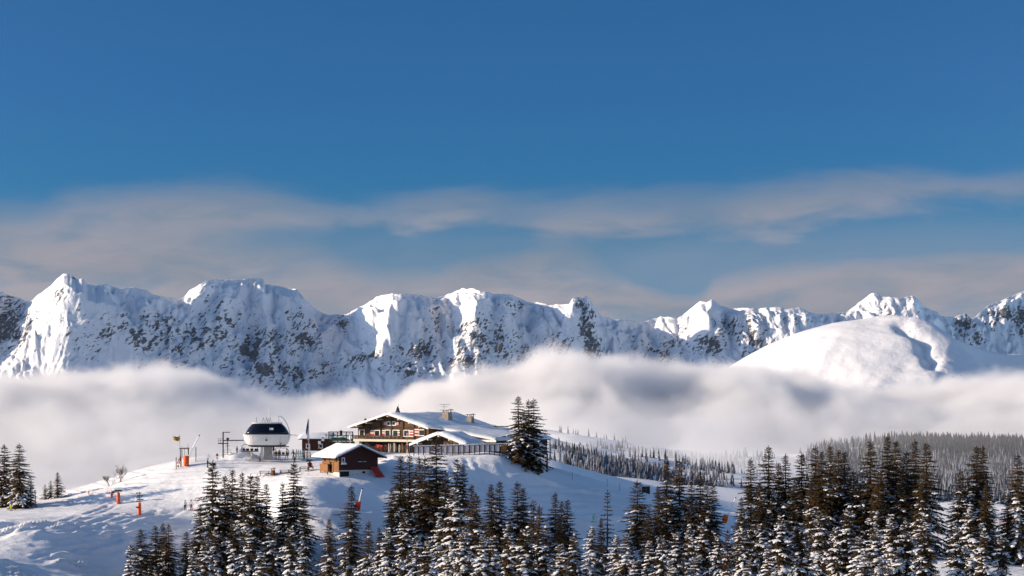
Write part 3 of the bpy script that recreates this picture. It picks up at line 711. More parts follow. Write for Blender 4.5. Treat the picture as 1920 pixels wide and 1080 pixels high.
    for i, f in enumerate((-0.06, .02, .3, .6, .85, .985)):
        r = H * 0.013 * (1 - f) + 0.012
        for k in range(7):
            tv.append((r * math.cos(k * 6.283 / 7), r * math.sin(k * 6.283 / 7), f * H))
    for i in range(5):
        for k in range(7):
            tf.append((i * 7 + k, i * 7 + (k + 1) % 7, (i + 1) * 7 + (k + 1) % 7, (i + 1) * 7 + k))
    trunk = np_mesh('spruce_trunk', tv, tf, M_BARK)
    return trunk, crown, snowm

KINDS = {   # several grown forms, shared by the trees
 'n0': spruce_meshes(1, 16, .42, .42, 0, .05), 'n1': spruce_meshes(2, 16, .46, .34, 0, .04), 'n2': spruce_meshes(3, 16, .38, .46, 0, .06), 'n3': spruce_meshes(4, 16, .50, .38, 0, .04),
 'w0': spruce_meshes(5, 14, .56, .80, 0, .55, .45), 'w1': spruce_meshes(6, 12, .60, .85, 0, .60, .5), 'w2': spruce_meshes(12, 14, .50, .72, 0, .45, .35),
 's0': spruce_meshes(7, 10, .46, .45, 0, .1), 's1': spruce_meshes(8, 7, .52, .5, 0, .15),
 'l0': spruce_meshes(9, 14, .28, .10, .9), 'd0': spruce_meshes(10, 12, .56, .25, 0, .05), 'd1': spruce_meshes(11, 12, .46, .22, 0, .05),
}
KH = {'n0': 16, 'n1': 16, 'n2': 16, 'n3': 16, 'w0': 14, 'w1': 12, 'w2': 14, 's0': 10, 's1': 7, 'l0': 14, 'd0': 12, 'd1': 12}
TR = random.Random(5)
def spruce(px, py, Y, kind, label, group, wide=1.0, base=None, name='spruce_tree'):
    x = (px - 960) / F * Y
    top = -(py - HOR) / F * Y
    zb = gz(x, Y) if base is None else base
    h = top - zb
    s = h / KH[kind]
    # a tall tree is slimmer than it is high, a small one bushier
    sw = s * wide * 1.38 * (1.0 if s <= 1 else s ** -0.25)
    o = thing(name, label, 'spruce', (x, Y, zb - 0.05), TR.uniform(0, 6.28), group, (sw, sw, s))
    tr, cr, sn = KINDS[kind]
    link('trunk', tr, o); c = link('crown', cr, o)
    if sn: link('branch_snow', sn, o, kind='stuff')
    return o

# clumps: (phrase for the labels, group, [(px, py, metres away, form, width)], front row the same)
CLUMPS = [
 ('clump at the left edge of the piste', 'spruces at the left edge of the piste',
  [(8, 832, 352, 'd0', 1.05), (36, 830, 348, 'd0', 1.0), (57, 893, 352, 's1', 0.9)],
  []),
 ('little group on the left skyline', 'small spruces on the left skyline',
  [(84, 908, 360, 's1', 1.2), (95, 901, 361, 's1', 1.1), (108, 885, 359, 's0', 1.2)],
  []),
 ('clump at the bottom left below the gully', 'spruces at the bottom left',
  [(264, 990, 284, 'n3', 1.25), (292, 984, 288, 'n1', 1.2), (306, 979, 290, 'n2', 1.1), (316, 981, 287, 'n0', 1.05), (349, 996, 285, 'n1', 1.1)],
  [(245, 1020, 228, 'w1', 0.79)]),
 ('clump below the wooden litter bin', 'spruces below the plateau',
  [(375, 945, 292, 'n1', 0.9), (399, 861, 302, 'n3', 1.0), (422, 889, 306, 'n0', 0.95), (436, 879, 310, 'n1', 0.9), (454, 882, 308, 'n2', 0.9), (470, 887, 300, 'n3', 0.95), (482, 888, 305, 'n0', 0.9), (499, 906, 304, 'n1', 0.9), (530, 902, 303, 'n2', 0.95), (551, 865, 306, 'n3', 0.95), (570, 930, 300, 'n0', 0.85)],
  [(386, 1004, 238, 'w2', 0.79), (404, 988, 244, 'w0', 0.75), (440, 975, 244, 'w0', 0.97), (468, 985, 238, 'w1', 0.81), (512, 975, 244, 'w0', 0.93), (545, 985, 234, 'w0', 0.85), (490, 1030, 212, 'w1', 0.89), (361, 1030, 222, 'w1', 0.68), (565, 1020, 216, 'w1', 0.72)]),
 ('loose row in front of the shaded slope', 'spruces standing loosely before the shaded slope',
  [(617, 969, 286, 'n2', 1.0), (659, 907, 296, 'n2', 1.0), (691, 976, 290, 's0', 0.8), (711, 987, 282, 'n0', 0.85)],
  []),
 ('dense clump below the chalet', 'spruces below the chalet',
  [(751, 853, 310, 'n1', 0.95), (768, 849, 314, 'n2', 0.9), (786, 854, 312, 'n0', 0.9), (797, 853, 308, 'n3', 0.85), (818, 817, 312, 'n0', 1.05), (857, 859, 318, 's0', 0.9), (868, 869, 314, 'n1', 0.8), (735, 912, 304, 'n2', 0.9), (836, 880, 306, 'n1', 0.85), (885, 905, 302, 'n2', 0.85)],
  [(851, 915, 242, 'w2', 0.99), (892, 925, 262, 's0', 1.0), (802, 1009, 218, 'w1', 0.79), (728, 985, 228, 'w2', 0.8), (760, 960, 244, 'w2', 0.9), (780, 1000, 236, 'w1', 0.81), (825, 965, 246, 'w2', 0.78), (870, 985, 232, 'w2', 0.86), (906, 1000, 222, 'w1', 0.8), (838, 1040, 224, 'w1', 0.72)]),
 ('group below the terrace of the chalet', 'spruces below the terrace',
  [(921, 906, 300, 'n1', 0.9), (937, 900, 304, 'n0', 0.95), (970, 901, 302, 'n3', 0.9), (981, 913, 305, 'n1', 0.8), (1000, 936, 298, 's0', 0.8), (1012, 946, 294, 's0', 0.8), (1041, 921, 304, 'n2', 0.9), (1053, 938, 300, 'n1', 0.8), (1064, 934, 302, 'n0', 0.9)],
  [(985, 986, 230, 'w0', 1.05), (952, 980, 236, 'w2', 0.85), (1024, 985, 230, 'w0', 0.93), (1078, 1000, 238, 'w0', 0.93), (925, 1000, 224, 'w1', 0.81), (1050, 1015, 220, 'w1', 0.88)]),
 ('group in front of the lower piste', 'spruces before the lower piste',
  [(1127, 970, 298, 'n1', 0.8), (1195, 899, 308, 'n3', 1.05), (1216, 950, 300, 'n1', 0.85)],
  [(1111, 984, 246, 'w2', 0.92), (1156, 1000, 236, 'w2', 0.9), (1175, 1000, 234, 'w1', 0.91), (1218, 1010, 232, 'w1', 0.76), (1190, 1045, 212, 'w1', 0.79)]),
 ('stand left of the gap with the snow lance', 'spruces left of the gap',
  [(1234, 910, 306, 'n1', 0.8), (1250, 858, 312, 'n2', 0.95), (1274, 859, 314, 'n0', 1.0), (1296, 898, 306, 'n1', 0.85), (1313, 880, 312, 'n2', 0.9), (1326, 897, 306, 'n0', 0.85), (1337, 904, 308, 'n1', 0.9)],
  [(1268, 994, 230, 'w1', 0.9), (1242, 1000, 226, 'w2', 0.75), (1292, 985, 246, 'w2', 0.86), (1320, 980, 248, 'w0', 0.88), (1345, 1000, 244, 'w1', 0.78), (1364, 992, 242, 's0', 0.69), (1305, 1040, 220, 'w1', 0.9), (1258, 1045, 218, 'w1', 0.84)]),
 ('tall stand right of the gap', 'tall spruces right of the gap',
  [(1408, 857, 308, 'n2', 1.0), (1441, 834, 308, 'n0', 1.0), (1460, 866, 312, 'n1', 0.85), (1473, 849, 308, 'n2', 0.95), (1503, 847, 308, 'n3', 0.95), (1529, 834, 310, 'n0', 0.9), (1541, 844, 304, 'n1', 0.9), (1557, 831, 308, 'n2', 0.95), (1572, 841, 306, 'n1', 0.9), (1584, 843, 310, 'n0', 0.95), (1600, 880, 304, 'n3', 0.9), (1425, 900, 300, 'n3', 0.85), (1490, 905, 300, 'n1', 0.9), (1520, 900, 298, 'n2', 0.9), (1610, 905, 306, 'n1', 0.8), (1390, 930, 300, 'n0', 0.8)],
  [(1423, 979, 242, 'w2', 0.83), (1463, 962, 234, 'w2', 0.89), (1537, 957, 246, 'w0', 1.05), (1592, 947, 238, 'w0', 0.86), (1393, 990, 242, 'w1', 0.78), (1500, 980, 234, 'w0', 0.95), (1565, 985, 238, 'w2', 0.81), (1440, 1025, 222, 'w1', 0.86), (1612, 1000, 224, 'w1', 0.94), (1405, 1045, 218, 'w1', 0.75)]),
 ('tall stand before the wooded hill', 'tall spruces before the wooded hill',
  [(1632, 825, 304, 'n1', 1.05), (1664, 812, 306, 'n2', 0.95), (1680, 823, 310, 'n0', 0.95), (1700, 843, 306, 'n3', 0.9), (1716, 822, 308, 'n2', 0.95), (1737, 827, 302, 'n0', 1.0), (1650, 880, 300, 'n1', 0.9), (1690, 890, 300, 'n3', 0.9), (1728, 900, 296, 'n1', 0.85)],
  [(1643, 979, 228, 'w2', 0.95), (1672, 960, 242, 'w2', 0.84), (1735, 960, 238, 'w2', 0.93), (1700, 970, 240, 'w0', 0.83), (1622, 1030, 216, 'w1', 0.91)]),
 ('group on the right of the sunny meadow', 'spruces right of the sunny meadow',
  [(1801, 878, 300, 'n1', 0.95), (1831, 834, 302, 'n0', 1.0), (1843, 833, 304, 'n2', 1.0), (1850, 900, 298, 'n1', 0.8)],
  [(1820, 941, 250, 'w2', 0.95), (1795, 985, 230, 'w0', 0.88), (1845, 990, 236, 'w0', 0.77)]),
 ('group at the right edge of the meadow', 'spruces at the right edge',
  [(1908, 848, 298, 'n0', 1.0), (1889, 936, 300, 's0', 0.95), (1930, 880, 300, 'n2', 1.0)],
  [(1880, 1000, 240, 'w0', 0.81)]),
]
ORD = ['first', 'second', 'third', 'fourth', 'fifth', 'sixth', 'seventh', 'eighth', 'ninth', 'tenth', 'eleventh', 'twelfth', 'thirteenth', 'fourteenth', 'fifteenth', 'sixteenth', 'seventeenth']
def build_trees():
    for phrase, grp, back, front in CLUMPS:
        for row, what in ((back, 'dark spruce'), (front, 'low snow-laden spruce')):
            row = sorted(row)
            tall = min(row, key=lambda r: r[1]) if len(row) > 1 else None
            for i, (px, py, Y, kind, wd) in enumerate(row):
                if row is not None and what.startswith('dark') and (px, py) == (tall[0], tall[1]):
                    lab = 'tallest dark spruce of the ' + phrase
                elif len(row) == 1: lab = what + ' of the ' + phrase
                else: lab = '%s %s from left, %s' % (ORD[i], what, phrase)
                spruce(px, py, Y, kind, lab, grp, wd)
    # single trees
    spruce(972, 742, 352, 'd1', 'dark spruce right of the chalet, left and tallest of three', 'three spruces beside the chalet', 1.15)
    spruce(991, 748, 354, 'd0', 'dark spruce right of the chalet, middle one of three', 'three spruces beside the chalet', .95)
    spruce(1001, 747, 353, 'd1', 'dark spruce right of the chalet, right one of three', 'three spruces beside the chalet', 1.1)
    spruce(1139, 917, 302, 'l0', 'thin sparse conifer with bare horizontal branches before the lower piste', None, .95, name='sparse_conifer')
build_trees()
print('trees', time.time() - T0)

# far woods: thousands of small frosted conifers that read as one mass
def wood(name, label, spots, m, seed):
    rs = np.random.RandomState(seed); V, T = [], []; n = 0
    tiers = 5
    for (x, y, z, h) in spots:
        r0 = h * rs.uniform(.13, .2); 
        for k in range(tiers):
            f = k / tiers; zb = z + h * (0.08 + 0.78 * f); zt = zb + h * 0.30; r = r0 * (1 - f * 0.86)
            a0 = rs.uniform(0, 6.28)
            rr = r * rs.uniform(.7, 1.15, 6)
            for q in range(6):
                a = a0 + q * 1.047
                V.append((x + rr[q] * math.cos(a), y + rr[q] * math.sin(a), zb - rr[q] * .35 + rs.uniform(-.05, .05) * h))
            V.append((x, y, min(zt, z + h)))
            T.extend([(n + q, n + (q + 1) % 6, n + 6) for q in range(6)]); n += 7
    o = link(name, np_mesh(name, V, T, m, False), kind='stuff'); o['label'] = label
    return o
def scatter(seed, n, pxr, Yr, dens, hr):
    rs = np.random.RandomState(seed)
    px = rs.uniform(*pxr, n); Y = rs.uniform(*Yr, n); x = (px - 960) / F * Y
    z = hill_z(x, Y); py = HOR - z / Y * F
    d = dens(px, py, x, Y)
    k = rs.rand(n) < d
    return list(zip(x[k], Y[k], z[k] - .4, rs.uniform(*hr, n)[k]))
def dens_right(px, py, x, Y):
    return sstep(1490, 1560, px) * sstep(966, 940, py) * (0.15 + 0.85 * sstep(.38, .62, vnoise(x / 45, Y / 45, 3)))
def dens_mid(px, py, x, Y):
    line = 842 + (px - 1050) * 0.23           # upper edge of the belt along the slope
    belt = sstep(line, line + 8, py) * sstep(line + 95, line + 60, py)
    grove = sstep(.52, .66, vnoise(x / 45, Y / 70, 9)) * sstep(1030, 1060, px) * 0.5
    return np.maximum(belt * 0.9, grove) * sstep(1025, 1050, px) * sstep(1480, 1380, px)
wood('wooded_hillside', 'frosted conifer forest on the hill behind the trees at right', scatter(3, 9000, (1480, 2000), (1230, 1960), dens_right, (4.5, 12)), M_FROST, 1)
wood('forest_belt', 'belt of frosted conifers on the slope right of the chalet', scatter(4, 5200, (1020, 1480), (1050, 1960), dens_mid, (6, 9.5)), M_FROST, 2)
M_FARFOR = mat('dark_needles', (0.020, 0.028, 0.036), 0.8, spec=0.1, grain=0.4, gscale=0.3)
wood('dark_forest_crest', 'dark conifer wood along the crest of the far hill', scatter(5, 4200, (1540, 2020), (1700, 1975), lambda px, py, x, Y: (sstep(1640, 1700, px) * 0.9 + 0.10) * sstep(1690, 1800, Y + 90 * vnoise(x / 30, Y / 200, 4)), (7, 15)), M_FARFOR, 3)
print('woods', time.time() - T0)
# ------------------------------------------------------------------ mesh builder for the built things
class MB:
    def __init__(s, o=(0, 0, 0)): s.v = []; s.f = []; s.o = Vector(o)
    def add(s, vs, fs):
        n = len(s.v); s.v += [tuple(Vector(p) - s.o) for p in vs]; s.f += [tuple(i + n for i in f) for f in fs]; return s
    def box(s, c, d, R=None):
        h = [Vector((x * d[0] / 2, y * d[1] / 2, z * d[2] / 2)) for z in (-1, 1) for y in (-1, 1) for x in (-1, 1)]
        if R is not None: h = [R @ p for p in h]
        return s.add([Vector(c) + p for p in h], [(0, 2, 3, 1), (4, 5, 7, 6), (0, 1, 5, 4), (1, 3, 7, 5), (3, 2, 6, 7), (2, 0, 4, 6)])
    def frame_axes(s, p, q, up):
        d = (Vector(q) - Vector(p)); L = d.length; d = d / L
        x = d.cross(Vector(up))
        if x.length < 1e-4: x = d.cross(Vector((1, 0, 0)))
        x.normalize(); y = x.cross(d)
        return d, x, y, L
    def bar(s, p, q, w, h=None, up=(0, 0, 1)):
        h = w if h is None else h
        d, x, y, L = s.frame_axes(p, q, up); p, q = Vector(p), Vector(q)
        vs = [e + x * a * w / 2 + y * b * h / 2 for e in (p, q) for a, b in ((-1, -1), (1, -1), (1, 1), (-1, 1))]
        return s.add(vs, [(3, 2, 1, 0), (4, 5, 6, 7), (0, 1, 5, 4), (1, 2, 6, 5), (2, 3, 7, 6), (3, 0, 4, 7)])
    def tube(s, p, q, r, n=8, r2=None):
        r2 = r if r2 is None else r2
        d, x, y, L = s.frame_axes(p, q, (0, 0, 1)); p, q = Vector(p), Vector(q)
        vs = [e + (x * math.cos(k * 6.2832 / n) + y * math.sin(k * 6.2832 / n)) * rr for e, rr in ((p, r), (q, r2)) for k in range(n)]
        return s.add(vs, [tuple(range(n - 1, -1, -1)), tuple(range(n, 2 * n))] + [(k, (k + 1) % n, n + (k + 1) % n, n + k) for k in range(n)])
    def path(s, pts, r, n=6):
        for a, b in zip(pts[:-1], pts[1:]): s.tube(a, b, r, n)
        return s
    def prism(s, poly, vec):
        n = len(poly); v = Vector(vec); P = [Vector(p) for p in poly]
        return s.add(P + [p + v for p in P], [tuple(range(n - 1, -1, -1)), tuple(range(n, 2 * n))] + [(k, (k + 1) % n, n + (k + 1) % n, n + k) for k in range(n)])
    def loft(s, rings, close=True, caps=True):
        n = len(rings[0]); vs = [p for r in rings for p in r]; fs = []
        for i in range(len(rings) - 1):
            for k in range(n if close else n - 1):
                fs.append((i * n + k, i * n + (k + 1) % n, (i + 1) * n + (k + 1) % n, (i + 1) * n + k))
        if caps and close: fs += [tuple(range(n - 1, -1, -1)), tuple(range((len(rings) - 1) * n, len(rings) * n))]
        return s.add(vs, fs)
    def build(s, name, m, parent=None, smooth=False, bevel=0.0, **props):
        me = bpy.data.meshes.new(name); me.from_pydata(s.v, [], s.f); me.update()
        bm = bmesh.new(); bm.from_mesh(me)
        bmesh.ops.recalc_face_normals(bm, faces=bm.faces[:])
        if bevel: bmesh.ops.bevel(bm, geom=bm.edges[:], offset=bevel, segments=2, affect='EDGES', clamp_overlap=True)
        bm.to_mesh(me); bm.free()
        if smooth: me.polygons.foreach_set('use_smooth', [True] * len(me.polygons))
        me.materials.append(m)
        return link(name, me, parent, **props)
def copy_tree(o, loc, rotz, label, group=None):
    """a copy of a thing with copies of its parts and their sub-parts"""
    c = o.copy(); COL.objects.link(c); c.location = loc; c.rotation_euler = (0, 0, rotz); c['label'] = label
    if group: c['group'] = group
    def kids(a, b):
        for ch in [k for k in SC.objects if k.parent == a]:
            d = ch.copy(); COL.objects.link(d); d.parent = b; kids(ch, d)
    kids(o, c)
    return c

WOOD = mat('weathered_boards', (0.115, 0.062, 0.030), 0.75, grain=0.55, gscale=3.0, stretch=(0.4, 1, 7), bump=.02, bscale=8)
WOODD = mat('dark_boards', (0.040, 0.022, 0.015), 0.75, grain=0.5, gscale=3.0, stretch=(0.4, 1, 7))
BEAM = mat('old_beam', (0.060, 0.036, 0.022), 0.75, grain=0.4, gscale=3.0)
GOLD = mat('sunny_pine', (0.22, 0.100, 0.034), 0.7, grain=0.35, gscale=3.0, stretch=(5, 5, 0.6))
REDW = mat('red_stained_wood', (0.055, 0.014, 0.010), 0.7, grain=0.4, gscale=3.0, stretch=(0.5, 1, 6))
WHITE = mat('white_paint', (0.80, 0.79, 0.76), 0.5, grain=0.06)
CREAM = mat('cream_board', (0.66, 0.60, 0.46), 0.6, grain=0.15)
RED = mat('red_paint', (0.42, 0.035, 0.025), 0.5, grain=0.15)
GLASS = mat('dark_pane', (0.015, 0.018, 0.022), 0.12, spec=0.6)
ROOFSNOW = mat('roof_snow', (0.87, 0.88, 0.90), 0.65, spec=0.15, bump=.12, bscale=1.3)
STONE = mat('chimney_stone', (0.30, 0.25, 0.20), 0.85, grain=0.5, gscale=6, bump=.04, bscale=10)
RENDERED = mat('plinth_render', (0.58, 0.55, 0.52), 0.8, grain=0.15, gscale=3)
METAL = mat('dark_steel', (0.050, 0.052, 0.056), 0.45, metal=0.6, grain=0.2)
GALV = mat('galvanised_steel', (0.33, 0.34, 0.35), 0.4, metal=0.7, grain=0.15)
SHELL = mat('station_shell', (0.74, 0.72, 0.69), 0.35, spec=0.5, grain=0.05, gscale=2)
TINT = mat('station_tinted_glass', (0.006, 0.009, 0.020), 0.10, spec=0.35)
CONC = mat('concrete', (0.38, 0.36, 0.33), 0.85, grain=0.25, gscale=3)
ORANGE = mat('orange_padding', (0.72, 0.115, 0.018), 0.55, grain=0.12)
ORED = mat('red_padding', (0.55, 0.050, 0.020), 0.55, grain=0.12)
POLEW = mat('white_lance', (0.78, 0.78, 0.78), 0.35, spec=0.5)
BLACK = mat('black_plastic', (0.018, 0.018, 0.020), 0.5)
YELLOW = mat('yellow_cloth', (0.75, 0.42, 0.03), 0.7)
BLUE = mat('flag_blue', (0.020, 0.040, 0.16), 0.7)
FROST = mat('terrace_glass', (0.50, 0.46, 0.50), 0.15, spec=0.5, grain=0.08)
GREEN = mat('green_canvas', (0.020, 0.13, 0.045), 0.7, grain=0.2)
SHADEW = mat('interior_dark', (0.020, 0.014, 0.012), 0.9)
POST = mat('bare_post', (0.20, 0.15, 0.11), 0.8, grain=0.3)

def window(parent, x, z, w, h, y=0.0, face=-1, panes=2):
    """white-framed casement standing proud of a wall in the local x-z plane"""
    f = MB()
    t = 0.14
    f.box((x, y + face * .05, z + h / 2 - t / 2), (w, .10, t)); f.box((x, y + face * .05, z - h / 2 + t / 2), (w + .16, .16, t))
    f.box((x - w / 2 + t / 2, y + face * .05, z), (t, .10, h - 2 * t)); f.box((x + w / 2 - t / 2, y + face * .05, z), (t, .10, h - 2 * t))
    o = f.build('window', WHITE, parent)
    wi = w - 2 * t
    for k in range(panes):
        xx = x - wi / 2 + wi * (k + .5) / panes
        MB().box((xx, y + face * .025, z), (wi / panes - .05, .02, h - 2 * t - .02)).build('pane', GLASS, o)
    m = MB()
    if panes > 1: m.box((x, y + face * .045, z), (.05, .03, h - 2 * t))
    m.box((x, y + face * .048, z + h * .08), (wi, .025, .04)); m.build('glazing_bar', BEAM, o)
    return o
def shutter(parent, x, z, w, h, y=0.0):
    """red shutter with white boards at head, middle and foot"""
    o = MB().box((x, y - .06, z), (w, .06, h)).build('shutter', RED, parent)
    for q in (-.40, 0.06, .42): MB().box((x, y - .105, z + h * q), (w + .02, .03, h * .15)).build('white_board', WHITE, o)
    return o

def sheet_snow(name, fn, nu, nv, thick, parent, seed, edge=1.0):
    """roof snow: a thick rounded blanket over the surface fn(u, v) -> (x, y, z)"""
    us, vs = np.linspace(0, 1, nu), np.linspace(0, 1, nv)
    top, bot = [], []
    for i, u in enumerate(us):
        for j, v in enumerate(vs):
            p = np.array(fn(u, v)); e = min(u, 1 - u, v, 1 - v)
            k = min(1, e / .045 / edge); r = math.sqrt(max(0, 1 - (1 - k) ** 2))
            h = thick * (.35 + .65 * r) * (1 + .28 * float(fbm(np.array([p[0] / 2.6]), np.array([p[1] / 2.6]), 3, seed)[0]))
            top.append((p[0], p[1], p[2] + h)); bot.append((p[0], p[1], p[2] + .01))
    V = top + bot; n = nu * nv; f = []
    for i in range(nu - 1):
        for j in range(nv - 1):
            a = i * nv + j; f.append((a, a + nv, a + nv + 1, a + 1)); f.append((n + a, n + a + 1, n + a + nv + 1, n + a + nv))
    per = [j for j in range(nv)] + [i * nv + nv - 1 for i in range(1, nu)] + [(nu - 1) * nv + j for j in range(nv - 2, -1, -1)] + [i * nv for i in range(nu - 2, 0, -1)]
    for a, b in zip(per, per[1:] + per[:1]): f.append((a, b, n + b, n + a))
    m = MB().add(V, f)
    return m.build(name, ROOFSNOW, parent, smooth=True)

# ------------------------------------------------------------------ the chalet restaurant
def build_chalet():
    o0 = at(737, 850, 368)
    T = thing('chalet_restaurant', 'large dark timber chalet with snowy gable roof and red white shutters', 'chalet', o0, rad(-30), None, (1.0166,) * 3)
    def roofz(x): return 7.15 - abs(x) * 0.288
    # front wall with its gable, body and side walls
    wall = MB().prism([(-7.7, 0, 2.6), (7.7, 0, 2.6), (7.7, 0, roofz(7.7) - .25), (0, 0, 6.9), (-7.7, 0, roofz(7.7) - .25)], (0, 21, 0)).build('timber_wall', WOOD, T)
    for k in range(13):           # log courses standing proud
        z = 2.75 + k * .32; hw = min(7.66, (6.75 - z) / .29 if z > 4.4 else 7.66)
        if hw > .4: MB().box((0, -.022, z), (2 * hw, .045, .25)).build('log_course', WOOD, wall)
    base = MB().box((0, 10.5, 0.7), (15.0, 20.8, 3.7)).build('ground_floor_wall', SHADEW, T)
    for x in (-6.9, -3.4, -0.2, 3.2, 6.6): MB().box((x, -.09, 1.25), (.32, .22, 2.6)).build('pillar', BEAM, T)
    for x in (-4.95, -2.65, -.25, 2.2, 4.6, 6.9):
        MB().box((x, -.10, (2.6 + roofz(x) - .3) / 2), (.20, .18, roofz(x) - .3 - 2.62)).build('beam', BEAM, T)
    MB().box((0, -.075, 4.72), (15.0 * .83, .13, .16)).build('beam', BEAM, T)
    # windows, door, shutters
    for px, w, z, h in ((706.5, 1.25, 3.62, 1.2), (727, 1.22, 3.66, 1.25), (742.3, 1.3, 3.66, 1.25), (763.5, 1.3, 3.66, 1.25), (793, 1.3, 3.80, 1.2)):
        window(T, (px - 737) / 8.93, z, w, h, -.05)
    d = window(T, (676.5 - 737) / 8.93, 3.45, 1.2, 1.65, -.05, panes=1); d.name = 'balcony_door'
    for px in (728.8, 739): window(T, (px - 737) / 8.93, 5.42, .84, .80, -.05)
    for px, w, z, h in ((697, .95, 3.6, 1.15), (719.3, .58, 3.62, 1.15), (748.8, .5, 3.7, 1.1), (773.5, 1.0, 3.6, 1.2), (783.8, .95, 3.85, 1.25)): shutter(T, (px - 737) / 8.93, z, w, h, -.06)
    for px in (722.6, 745.8): shutter(T, (px - 737) / 8.93, 5.42, .62, .52, -.06)
    # balcony
    b = MB().box((-.2, -.85, 2.50), (15.0, 1.6, .16)).build('balcony_floor', BEAM, T)
    MB().box((-.2, -1.68, 2.36), (15.1, .08, .42)).build('balcony_fascia', CREAM, T)
    rl = MB().box((-2.4, -1.6, 3.22), (10.6, .10, .12)).build('balcony_rail', BEAM, T)
    for k in range(37):
        MB().box((-7.5 + k * .285, -1.6, 2.87), (.20, .05, .60)).build('rail_board', WOODD if k % 3 else WOOD, rl)
    # roof: boards, white verge, purlin ends, snow
    for s in (-1, 1):
        MB().prism([(s * 0, -1.9, 7.05), (s * 8.7, -1.9, roofz(8.7) - .1), (s * 8.7, -1.9, roofz(8.7) + .02), (s * 0, -1.9, 7.17)], (0, 23, 0)).build('roof', BEAM, T)
        MB().prism([(s * 0, -1.96, 7.02), (s * 8.78, -1.96, roofz(8.78) - .16), (s * 8.78, -1.96, roofz(8.78) + .10), (s * 0, -1.96, 7.28)], (0, .05, 0)).build('verge_board', WHITE, T)
        for x in (2.3, 4.6, 6.8): MB().tube((s * x, -1.93, roofz(x) - .30), (s * x, 0, roofz(x) - .30), .13, 8).build('purlin', CREAM, T)
    MB().tube((0, -1.93, 6.75), (0, 0, 6.75), .14, 8).build('purlin', CREAM, T)
    # lower roof over the right-hand wing
    MB().prism([(8.55, .2, 4.5), (21.4, .2, 2.35), (21.4, .2, 2.5), (8.55, .2, 4.66)], (0, 20.5, 0)).build('wing_roof', BEAM, T)
    MB().box((14.5, 11, 1.0), (12.6, 18.6, 2.9)).build('wing_wall', WOODD, T)
    MB().prism([(9, 1.6, 2.0), (20.6, 1.6, 2.0), (20.6, 1.6, 2.33), (9, 1.6, 4.1)], (0, .3, 0)).build('wing_gable', WOODD, T)
    def left(u, v): x = -8.75 * (1 - u); return (x, -1.9 + 23 * v, roofz(x) + .02)
    sheet_snow('roof_snow', left, 14, 26, .42, T, 3)
    def right(u, v):
        x = 21.6 * u; z = roofz(x) if x < 8.6 else 4.673 - (x - 8.6) * .170
        # the front edge steps back along the wing
        y0 = -1.9 if x < 8.7 else -1.9 + 2.2 * min(1, (x - 8.7) / 1.2)
        sag = -.25 * math.sin(max(0, (x - 7) / 14) * 3.14) if x > 7 else 0
        return (x, y0 + (21.2 - y0) * v, z + .02 + sag * .4)
    sheet_snow('roof_snow', right, 34, 26, .50, T, 4)
    # front annex: its own gable, boarded, with white purlin ends
    ax, hw = 13.4, 6.0
    def az(x): return 3.75 - abs(x - ax) * .335
    MB().prism([(ax - 5.0, -4.4, -.6), (ax + 5.0, -4.4, -.6), (ax + 5.0, -4.4, az(ax + 5) - .1), (ax, -4.4, 3.6), (ax - 5.0, -4.4, az(ax + 5) - .1)], (0, 7, 0)).build('annex_wall', WOODD, T)
    for k in range(14):
        x = ax - 4.5 + k * .69; h = az(x) - .25
        MB().box((x, -4.43, (h + 1.1) / 2), (.56, .05, h - 1.1)).build('gable_board', WOOD if k in (7, 8, 9, 10) else WOODD, T)
    for s in (-1, 1):
        MB().prism([(ax, -5.9, 3.66), (ax + s * hw, -5.9, az(ax + hw) - .12), (ax + s * hw, -5.9, az(ax + hw)), (ax, -5.9, 3.78)], (0, 8.2, 0)).build('annex_roof', BEAM, T)
        MB().prism([(ax, -5.96, 3.60), (ax + s * (hw + .05), -5.96, az(ax + hw) - .18), (ax + s * (hw + .05), -5.96, az(ax + hw) + .10), (ax, -5.96, 3.88)], (0, .05, 0)).build('verge_board', WHITE, T)
        for x in (2.2, 4.4): MB().tube((ax + s * x, -5.93, az(ax + x) - .30), (ax + s * x, -4.4, az(ax + x) - .30), .13, 8).build('purlin', WHITE, T)
        MB().bar((ax + s * .2, -4.6, 2.6), (ax + s * 3.2, -4.6, 1.4), .16, .16).build('brace', BEAM, T)
        def sl(u, v, s=s): x = ax + s * (hw + .1) * u; return (x, -5.95 + 9.5 * v, az(x) + .02)
        sheet_snow('roof_snow', sl, 12, 14, .55, T, 5 + s)
    MB().tube((ax, -5.93, 3.35), (ax, -4.4, 3.35), .14, 8).build('purlin', WHITE, T)
    # chimneys
    def chimney(x, y, zb, h, w, name='chimney'):
        c = MB().loft([[(x - a, y - a, z), (x + a, y - a, z), (x + a, y + a, z), (x - a, y + a, z)] for a, z in ((w * .66, zb - .6), (w * .5, zb + h * .78))]).build(name, STONE, T)
        for sx in (-1, 1):
            for sy in (-1, 1): MB().box((x + sx * w * .42, y + sy * w * .42, zb + h * .87), (.14, .14, h * .18)).build('cap_post', STONE, c)
        MB().box((x, y, zb + h * .98), (w * 1.45, w * 1.45, .10)).build('cap_slab', METAL, c)
        MB().box((x, y, zb + h * .98 + .09), (w * 1.3, w * 1.3, .08)).build('cap_snow', ROOFSNOW, c, bevel=.03)
    chimney(5.2, 10.2, 5.75, 2.15, 1.25); chimney(7.1, 15.4, 5.2, 1.85, .95)
    c = MB().box((.35, 1.0, 7.35), (.62, .62, .7)).build('chimney', METAL, T)
    MB().loft([[(.35 + a * math.cos(k * 1.047), 1.0 + a * math.sin(k * 1.047), z) for k in range(6)] for a, z in ((.36, 7.70), (.34, 8.0), (.18, 8.32), (.06, 8.55))]).build('cowl', METAL, c, True)
